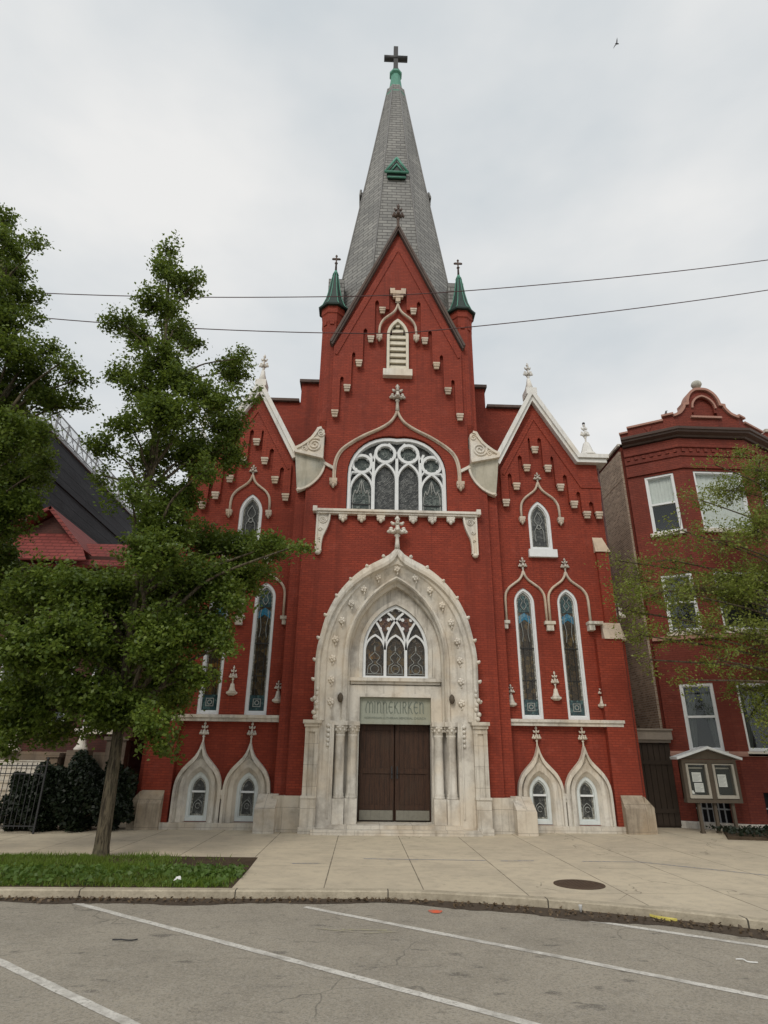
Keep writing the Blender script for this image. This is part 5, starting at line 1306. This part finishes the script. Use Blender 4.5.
m.add([p for l in lv for p in l],[(a*n+i,a*n+i+1,(a+1)*n+i+1,(a+1)*n+i) for a in range(4) for i in range(n-1)]); tag(m.build('kerb',M['kerb']),kind='structure')
# lawn strip
lw=[(-30,-7.66),(-3.0,-7.62),(-3.02,-6.0),(-3.07,-4.58),(-5.0,-4.52),(-30,-4.5)]
sheet('lawn_soil',lw,-.052,'soil',thick=.02)
gp=[]
n=52000; X=rng.uniform(-14,-3.03,n); Y=rng.uniform(-7.63,-4.55,n)
dens=np.clip(.75+.35*np.sin(X*2.1+1)*np.sin(Y*2.7)+.2*np.sin(X*5.3+Y*3.1),0.15,1)
bare=np.clip(1.3-np.hypot((X+3.5)/1.35,(Y+4.95)/1.5),0,1); bare2=np.clip(1.1-np.hypot((X+3.1)/.35,(Y+5.9)/1.6),0,1)
keep=rng.uniform(size=n)<dens*(1-.97*np.minimum(1,bare*1.6))*(1-.8*np.minimum(1,bare2*1.5)); X=X[keep]; Y=Y[keep]; n=len(X)
h=rng.uniform(.05,.13,n)*(.8+.5*np.sin(X*3.3)*np.sin(Y*4.1+1)*.6); a=rng.uniform(0,2*math.pi,n); w=rng.uniform(.006,.012,n); le=rng.normal(scale=.035,size=(n,2))
z0=-.055
V=np.zeros((n,3,3)); V[:,0]=np.stack([X-np.cos(a)*w,Y-np.sin(a)*w,np.full(n,z0)],1); V[:,1]=np.stack([X+np.cos(a)*w,Y+np.sin(a)*w,np.full(n,z0)],1); V[:,2]=np.stack([X+le[:,0],Y+le[:,1],z0+h],1)
me=bpy.data.meshes.new('grass'); me.vertices.add(n*3); me.vertices.foreach_set('co',V.ravel()); me.loops.add(n*3); me.loops.foreach_set('vertex_index',np.arange(n*3,dtype=np.int32)); me.polygons.add(n); me.polygons.foreach_set('loop_start',np.arange(0,n*3,3,dtype=np.int32)); me.polygons.foreach_set('loop_total',np.full(n,3,dtype=np.int32)); me.materials.append(M['grass']); me.update(calc_edges=True)
go=tag(bpy.data.objects.new('grass',me),'green grass growing in the strip along the kerb','grass',kind='stuff'); COL.objects.link(go)
n=4200; X=rng.uniform(-13,-3.1,n); Y=rng.uniform(-7.62,-6.2,n); kk=rng.uniform(size=n)<(.35+.65*(np.sin(X*1.7)*.5+.5)); X=X[kk];Y=Y[kk]
X2=rng.uniform(-4.6,-3.0,500); Y2=rng.uniform(-6.9,-6.1,500); X=np.concatenate([X,X2]); Y=np.concatenate([Y,Y2])
wd=leafmesh('weeds',np.stack([X,Y,rng.uniform(-.04,.05,len(X))],1),.075,M['weed'],None); tag(wd,'broad-leaved weeds among the grass by the kerb','weeds',kind='stuff')
# gutter dirt and dry leaves
m=MB(); kd=offs(kc,-.005); n=len(kc)
wid=[.10+.10*abs(math.sin(i*1.7))+.07*abs(math.sin(i*.6)) + (.10 if kc[i][0]>1.2 else 0) for i in range(n)]
m2=resample(kc,900); wv=[.17+.06*math.sin(i*.37)+.06*math.sin(i*.131+2)+.05*random.random()+.16*min(1,max(0,p[0]/2.0)) for i,p in enumerate(m2)]
ot=[]; oo=offs(m2,-1)
for (x,y),(u,v_),w in zip(m2,oo,wv): ot.append((x+(u-x)*w,y+(v_-y)*w))
k=len(m2); m.add([(x,y,RZ+.035) for x,y in m2]+[(x,y,RZ+.004) for x,y in ot],[(i,i+1,i+1+k,i+k) for i in range(k-1)]); gd=m.build('gutter_dirt',M['dirt']); tag(gd,'brown dirt and leaf litter lying in the gutter along the kerb','dirt',kind='stuff')
idx=rng.integers(0,len(m2),9000); P=np.array(m2)[idx]; Q=np.array(ot)[idx]; tt=rng.normal(.45,.40,size=(len(idx),1)); L=P+(Q-P)*tt+rng.normal(scale=.02,size=P.shape)
L=np.concatenate([L,np.full((len(L),1),RZ+.03)],1); L[:,2]+=rng.uniform(0,.03,len(L)); L=L[(L[:,0]>-14)&(L[:,0]<12)&(tt[:,0]>0.02)]
dl=leafmesh('dry_leaves',L,.045,M['leafdry'],None,1.5); tag(dl,'dry brown leaves scattered along the gutter','leaves',kind='stuff')
# painted parking lines
def line(p,q,w,mat='paint',name='painted_line',z=RZ+.004,parent=None):
    u=Vector((q[0]-p[0],q[1]-p[1])).normalized(); nn=Vector((-u.y,u.x))*w/2
    m=MB(); N=40
    L=[]; Rr=[]
    for i in range(N+1):
        t=i/N; c=Vector(p).lerp(Vector(q),t); e=random.uniform(-.006,.006)
        L.append((c.x+nn.x*(1+e/w*2),c.y+nn.y*(1+e/w*2),z)); e=random.uniform(-.006,.006); Rr.append((c.x-nn.x*(1+e/w*2),c.y-nn.y*(1+e/w*2),z))
    m.add(L+Rr,[(i,i+1,i+N+2,i+N+1) for i in range(N)]); return m.build(name,M[mat],parent or road)
def ext(p,q,k): return (p[0]+(q[0]-p[0])*k,p[1]+(q[1]-p[1])*k)
for p,q,k in (((-5.25,-7.98),(.48,-12.37),1.35),((-1.79,-8.16),(2.93,-11.77),1.5),((-4.84,-10.76),(-2.89,-12.37),2.2),((1.60,-8.42),(4.0,-10.12),2.2)):
    a_=p if p[1]>-9 else ext(p,q,-1.15); line(a_,ext(p,q,k),.11)
line((-6.75,-7.98),(-10.2,-10.9),.11)
m=MB(); P=[(.28+.10*math.cos(a)*(1+.2*math.sin(3*a)),-8.42+.13*math.sin(a)*(1+.2*math.cos(2*a)),RZ+.008) for a in [i*.4488 for i in range(14)]]; P=[(p[0]-.15,p[1],p[2]) for p in P]; m.add(P,[tuple(range(14))]); m.build('orange_mark',M['orange'],road)
for a_,b_ in (((-1.55,-9.35),(-1.05,-9.52)),((-1.2,-9.40),(-.62,-9.44)),((-.95,-9.58),(-.5,-9.50))):
    line(a_,b_,.05,'chalk','yellow_mark',RZ+.004)
for a_,b_ in (((-2.3,-5.25),(-1.75,-5.2)),((-.9,-4.6),(1.6,-4.7)),((1.9,-4.75),(2.6,-4.7)),((3.6,-4.7),(4.8,-4.75)),((4.8,-4.75),(6.6,-6.2))):
    line(a_,b_,.05,'bluepaint','survey_mark',-.056,pav)
# manhole, garden bed, litter
MH=tag(empty('manhole_cover',(2.70,-7.15,-.06)),'round rusty manhole cover set in the pavement near the kerb','manhole cover')
o=MB().lathe([(.42,.0),(.42,.010),(.38,.012),(.37,.008)],(0,0,0),32).build('ring',M['rust'],MH)
m=MB(); m.lathe([(.365,.0),(.365,.010),(.34,.012)],(0,0,0),32)
for i in range(-4,5):
    for j in range(-4,5):
        if math.hypot(i,j)<4.2: m.box(i*.075-.022,i*.075+.022,j*.075-.022,j*.075+.022,.011,.016)
m.build('lid',M['rust'],MH)
bd=sheet('garden_bed',[(8.85,-.9),(16,-2.3),(16,.9),(10.7,.9),(9.9,1.2)],.02,'soil',thick=.1)
m=MB(); n=2600; X=rng.uniform(9.2,15,n); Y=rng.uniform(-1.9,.8,n); k=Y>(-.95-(X-8.85)*.19); X=X[k];Y=Y[k]
tag(leafmesh('ground_cover',np.stack([X,Y,.03+rng.uniform(0,.10,len(X))],1),.08,M['leafS'],None),'low dark ground cover in the bed under the notice board','ground cover',kind='stuff')
m=MB(); P=[(3.12,-8.84),(3.20,-8.87),(3.36,-8.98),(3.42,-9.03),(3.34,-9.02),(3.19,-8.92)]
m.add([(x,y,RZ+.075+.02*math.sin(x*9)) for x,y in P]+[(x,y,RZ+.045+.02*math.sin(x*9)) for x,y in P],[tuple(range(6)),tuple(reversed(range(6,12)))]+[(i,(i+1)%6,(i+1)%6+6,i+6) for i in range(6)]); tag(m.build('plastic_scrap',M['yellow']),'torn yellow plastic strip lying against the kerb','litter')
m=MB(); m.lathe([(.02,0),(.026,.08),(.028,.085)],(2.22,-8.60,RZ+.05),10); tag(m.build('paper_cup',M['litter']),'tiny white paper cup standing in the gutter','litter')
m=MB(); m.tube(spline([(3.30,-10.62,RZ+.01),(3.36,-10.66,RZ+.02),(3.38,-10.72,RZ+.012),(3.47,-10.76,RZ+.015)],4),.007,5); tag(m.build('white_wrapper',M['litter']),'crumpled white wrapper lying on the asphalt at right','litter')
m=MB(); m.add([(-3.98,-7.42,.0),(-3.90,-7.45,.03),(-3.88,-7.40,.07),(-3.95,-7.36,.05)],[(0,1,2,3)]); m.add([(-3.90,-7.45,.03),(-3.84,-7.43,.02),(-3.88,-7.40,.07)],[(0,1,2)]); tag(m.build('paper_scrap',M['litter']),'white paper scrap caught in the grass beside the kerb','litter')
m=MB(); m.tube(spline([(-3.95,-9.95,RZ+.012),(-3.85,-9.98,RZ+.02),(-3.72,-9.99,RZ+.015),(-3.66,-9.93,RZ+.012)],4),.008,5); tag(m.build('dead_twig',M['iron']),'short dark twig lying on the asphalt at left','twig')

# ================================================================== WIRES AND BIRDS
def wire(pts,label):
    m=MB(); m.tube(spline(pts,14),.015,6); tag(m.build('overhead_wire',M['wire']),label,'wire','overhead wires')
wire([(-36,-3,17.3),(-24,-3,16.05),(-11.74,-3,15.63),(-3.38,-3,15.84),(2.93,-3,16.46),(12.86,-3,18.21),(24,-3,21.0),(36,-3,24.6)],'upper of the two thin overhead wires crossing before the church gable')
wire([(-36,-3,18.2),(-24,-3,15.9),(-11.37,-3,14.64),(-2.33,-3,14.43),(2.52,-3,14.91),(12.54,-3,16.85),(24,-3,19.8),(36,-3,23.5)],'lower of the two thin overhead wires crossing before the church gable')
def bird(c,s,label,fly=False):
    m=MB(); 
    m.lathe([(.01,-.16),(.05,-.10),(.07,0),(.06,.07),(.035,.11),(.045,.145),(.04,.175),(.01,.20)],(0,0,0),8)
    if not fly: 
        m.v=[(p[0]+p[2]*.25,p[1],p[2]+.17) for p in m.v]; m.blob((.10,0,.36),.05,.018,.012,5,4); m.tube([(-.01,.02,.12),(0,.02,0)],.008,4); m.tube([(-.01,-.02,.12),(0,-.02,0)],.008,4); m.box(-.14,-.05,-.025,.025,.0,.03)
    else:
        m.v=[(p[2],p[1],p[0]) for p in m.v]
        for q in (1,-1): m.add([(.06,0,.02),(-.06,0,.02),(-.10,q*.22,.12),(-.02,q*.25,.13),(-.16,q*.5,.06),(.04,0,.0)],[(0,1,2,3),(3,2,4)])
    m.v=[(p[0]*s,p[1]*s,p[2]*s) for p in m.v]
    o=m.build('bird',M['bird']); o.location=c; tag(o,label,'bird')
bird((10.60,1.22,14.32),.75,'small dark bird perched on the parapet of the bay-fronted house')
bird((11.0,0,35.3),.55,'tiny bird flying high in the grey sky right of the spire',True)

# ================================================================== LIGHT, SKY, CAMERA
SUN_EL,SUN_AZ=R(42),R(-22)      # high behind the camera, slightly to its left
w=bpy.data.worlds.new('World'); SC.world=w; w.use_nodes=True; nt=w.node_tree; nt.nodes.clear()
out=nt.nodes.new('ShaderNodeOutputWorld'); bg=nt.nodes.new('ShaderNodeBackground'); sky=nt.nodes.new('ShaderNodeTexSky'); sky.sky_type='NISHITA'; sky.sun_disc=False
sdir=Vector((math.sin(SUN_AZ)*math.cos(SUN_EL),-math.cos(SUN_AZ)*math.cos(SUN_EL),math.sin(SUN_EL)))
sky.sun_elevation=SUN_EL; sky.sun_rotation=math.atan2(sdir.x,sdir.y)
tc=nt.nodes.new('ShaderNodeTexCoord'); mp=nt.nodes.new('ShaderNodeMapping'); mp.inputs['Scale'].default_value=(1,1,2.2); nt.links.new(tc.outputs['Generated'],mp.inputs[0])
no=nt.nodes.new('ShaderNodeTexNoise'); no.inputs['Scale'].default_value=1.25; no.inputs['Detail'].default_value=6; no.inputs['Roughness'].default_value=.5; nt.links.new(mp.outputs[0],no.inputs['Vector'])
cr=nt.nodes.new('ShaderNodeValToRGB'); cr.color_ramp.elements[0].position=.40; cr.color_ramp.elements[0].color=(.56,.598,.622,1); cr.color_ramp.elements[1].position=.60; cr.color_ramp.elements[1].color=(.765,.762,.75,1); nt.links.new(no.outputs['Fac'],cr.inputs[0])
sc=nt.nodes.new('ShaderNodeMix'); sc.data_type='RGBA'; sc.blend_type='MULTIPLY'; sc.inputs[0].default_value=1; nt.links.new(cr.outputs[0],sc.inputs[6]); sc.inputs[7].default_value=(SKYK,SKYK,SKYK,1)
mx=nt.nodes.new('ShaderNodeMix'); mx.data_type='RGBA'; mx.inputs[0].default_value=.94; nt.links.new(sky.outputs[0],mx.inputs[6]); nt.links.new(sc.outputs[2],mx.inputs[7])
nt.links.new(mx.outputs[2],bg.inputs[0]); bg.inputs[1].default_value=.1; nt.links.new(bg.outputs[0],out.inputs[0])
sl=bpy.data.lights.new('sun','SUN'); sl.energy=SUNK; sl.angle=R(22); sl.color=(1,.94,.84); so=bpy.data.objects.new('sun',sl); COL.objects.link(so)
so.rotation_euler=(-sdir).to_track_quat('-Z','Y').to_euler()
cd=bpy.data.cameras.new('camera'); co=bpy.data.objects.new('camera',cd); COL.objects.link(co); SC.camera=co
yaw,roll,pit=R(1.8),.013,math.atan(244/600)
fw=Vector((math.sin(yaw)*math.cos(pit),math.cos(yaw)*math.cos(pit),math.sin(pit))); rt=Vector((math.cos(yaw),-math.sin(yaw),0)); up=rt.cross(fw)
r2=rt*math.cos(roll)+up*math.sin(roll); u2=up*math.cos(roll)-rt*math.sin(roll)
co.matrix_world=Matrix(((r2.x,u2.x,-fw.x,-1.02),(r2.y,u2.y,-fw.y,-18.7),(r2.z,u2.z,-fw.z,1.9),(0,0,0,1)))
cd.sensor_fit='VERTICAL'; cd.sensor_height=24; cd.lens=24*600/1024; cd.clip_end=3000; cd.clip_start=.05
vs_=SC.view_settings; vs_.view_transform='Standard'; vs_.look='None'; vs_.exposure=0; vs_.gamma=1; vs_.use_curve_mapping=False
SC.cycles.max_bounces=6; SC.cycles.transparent_max_bounces=8
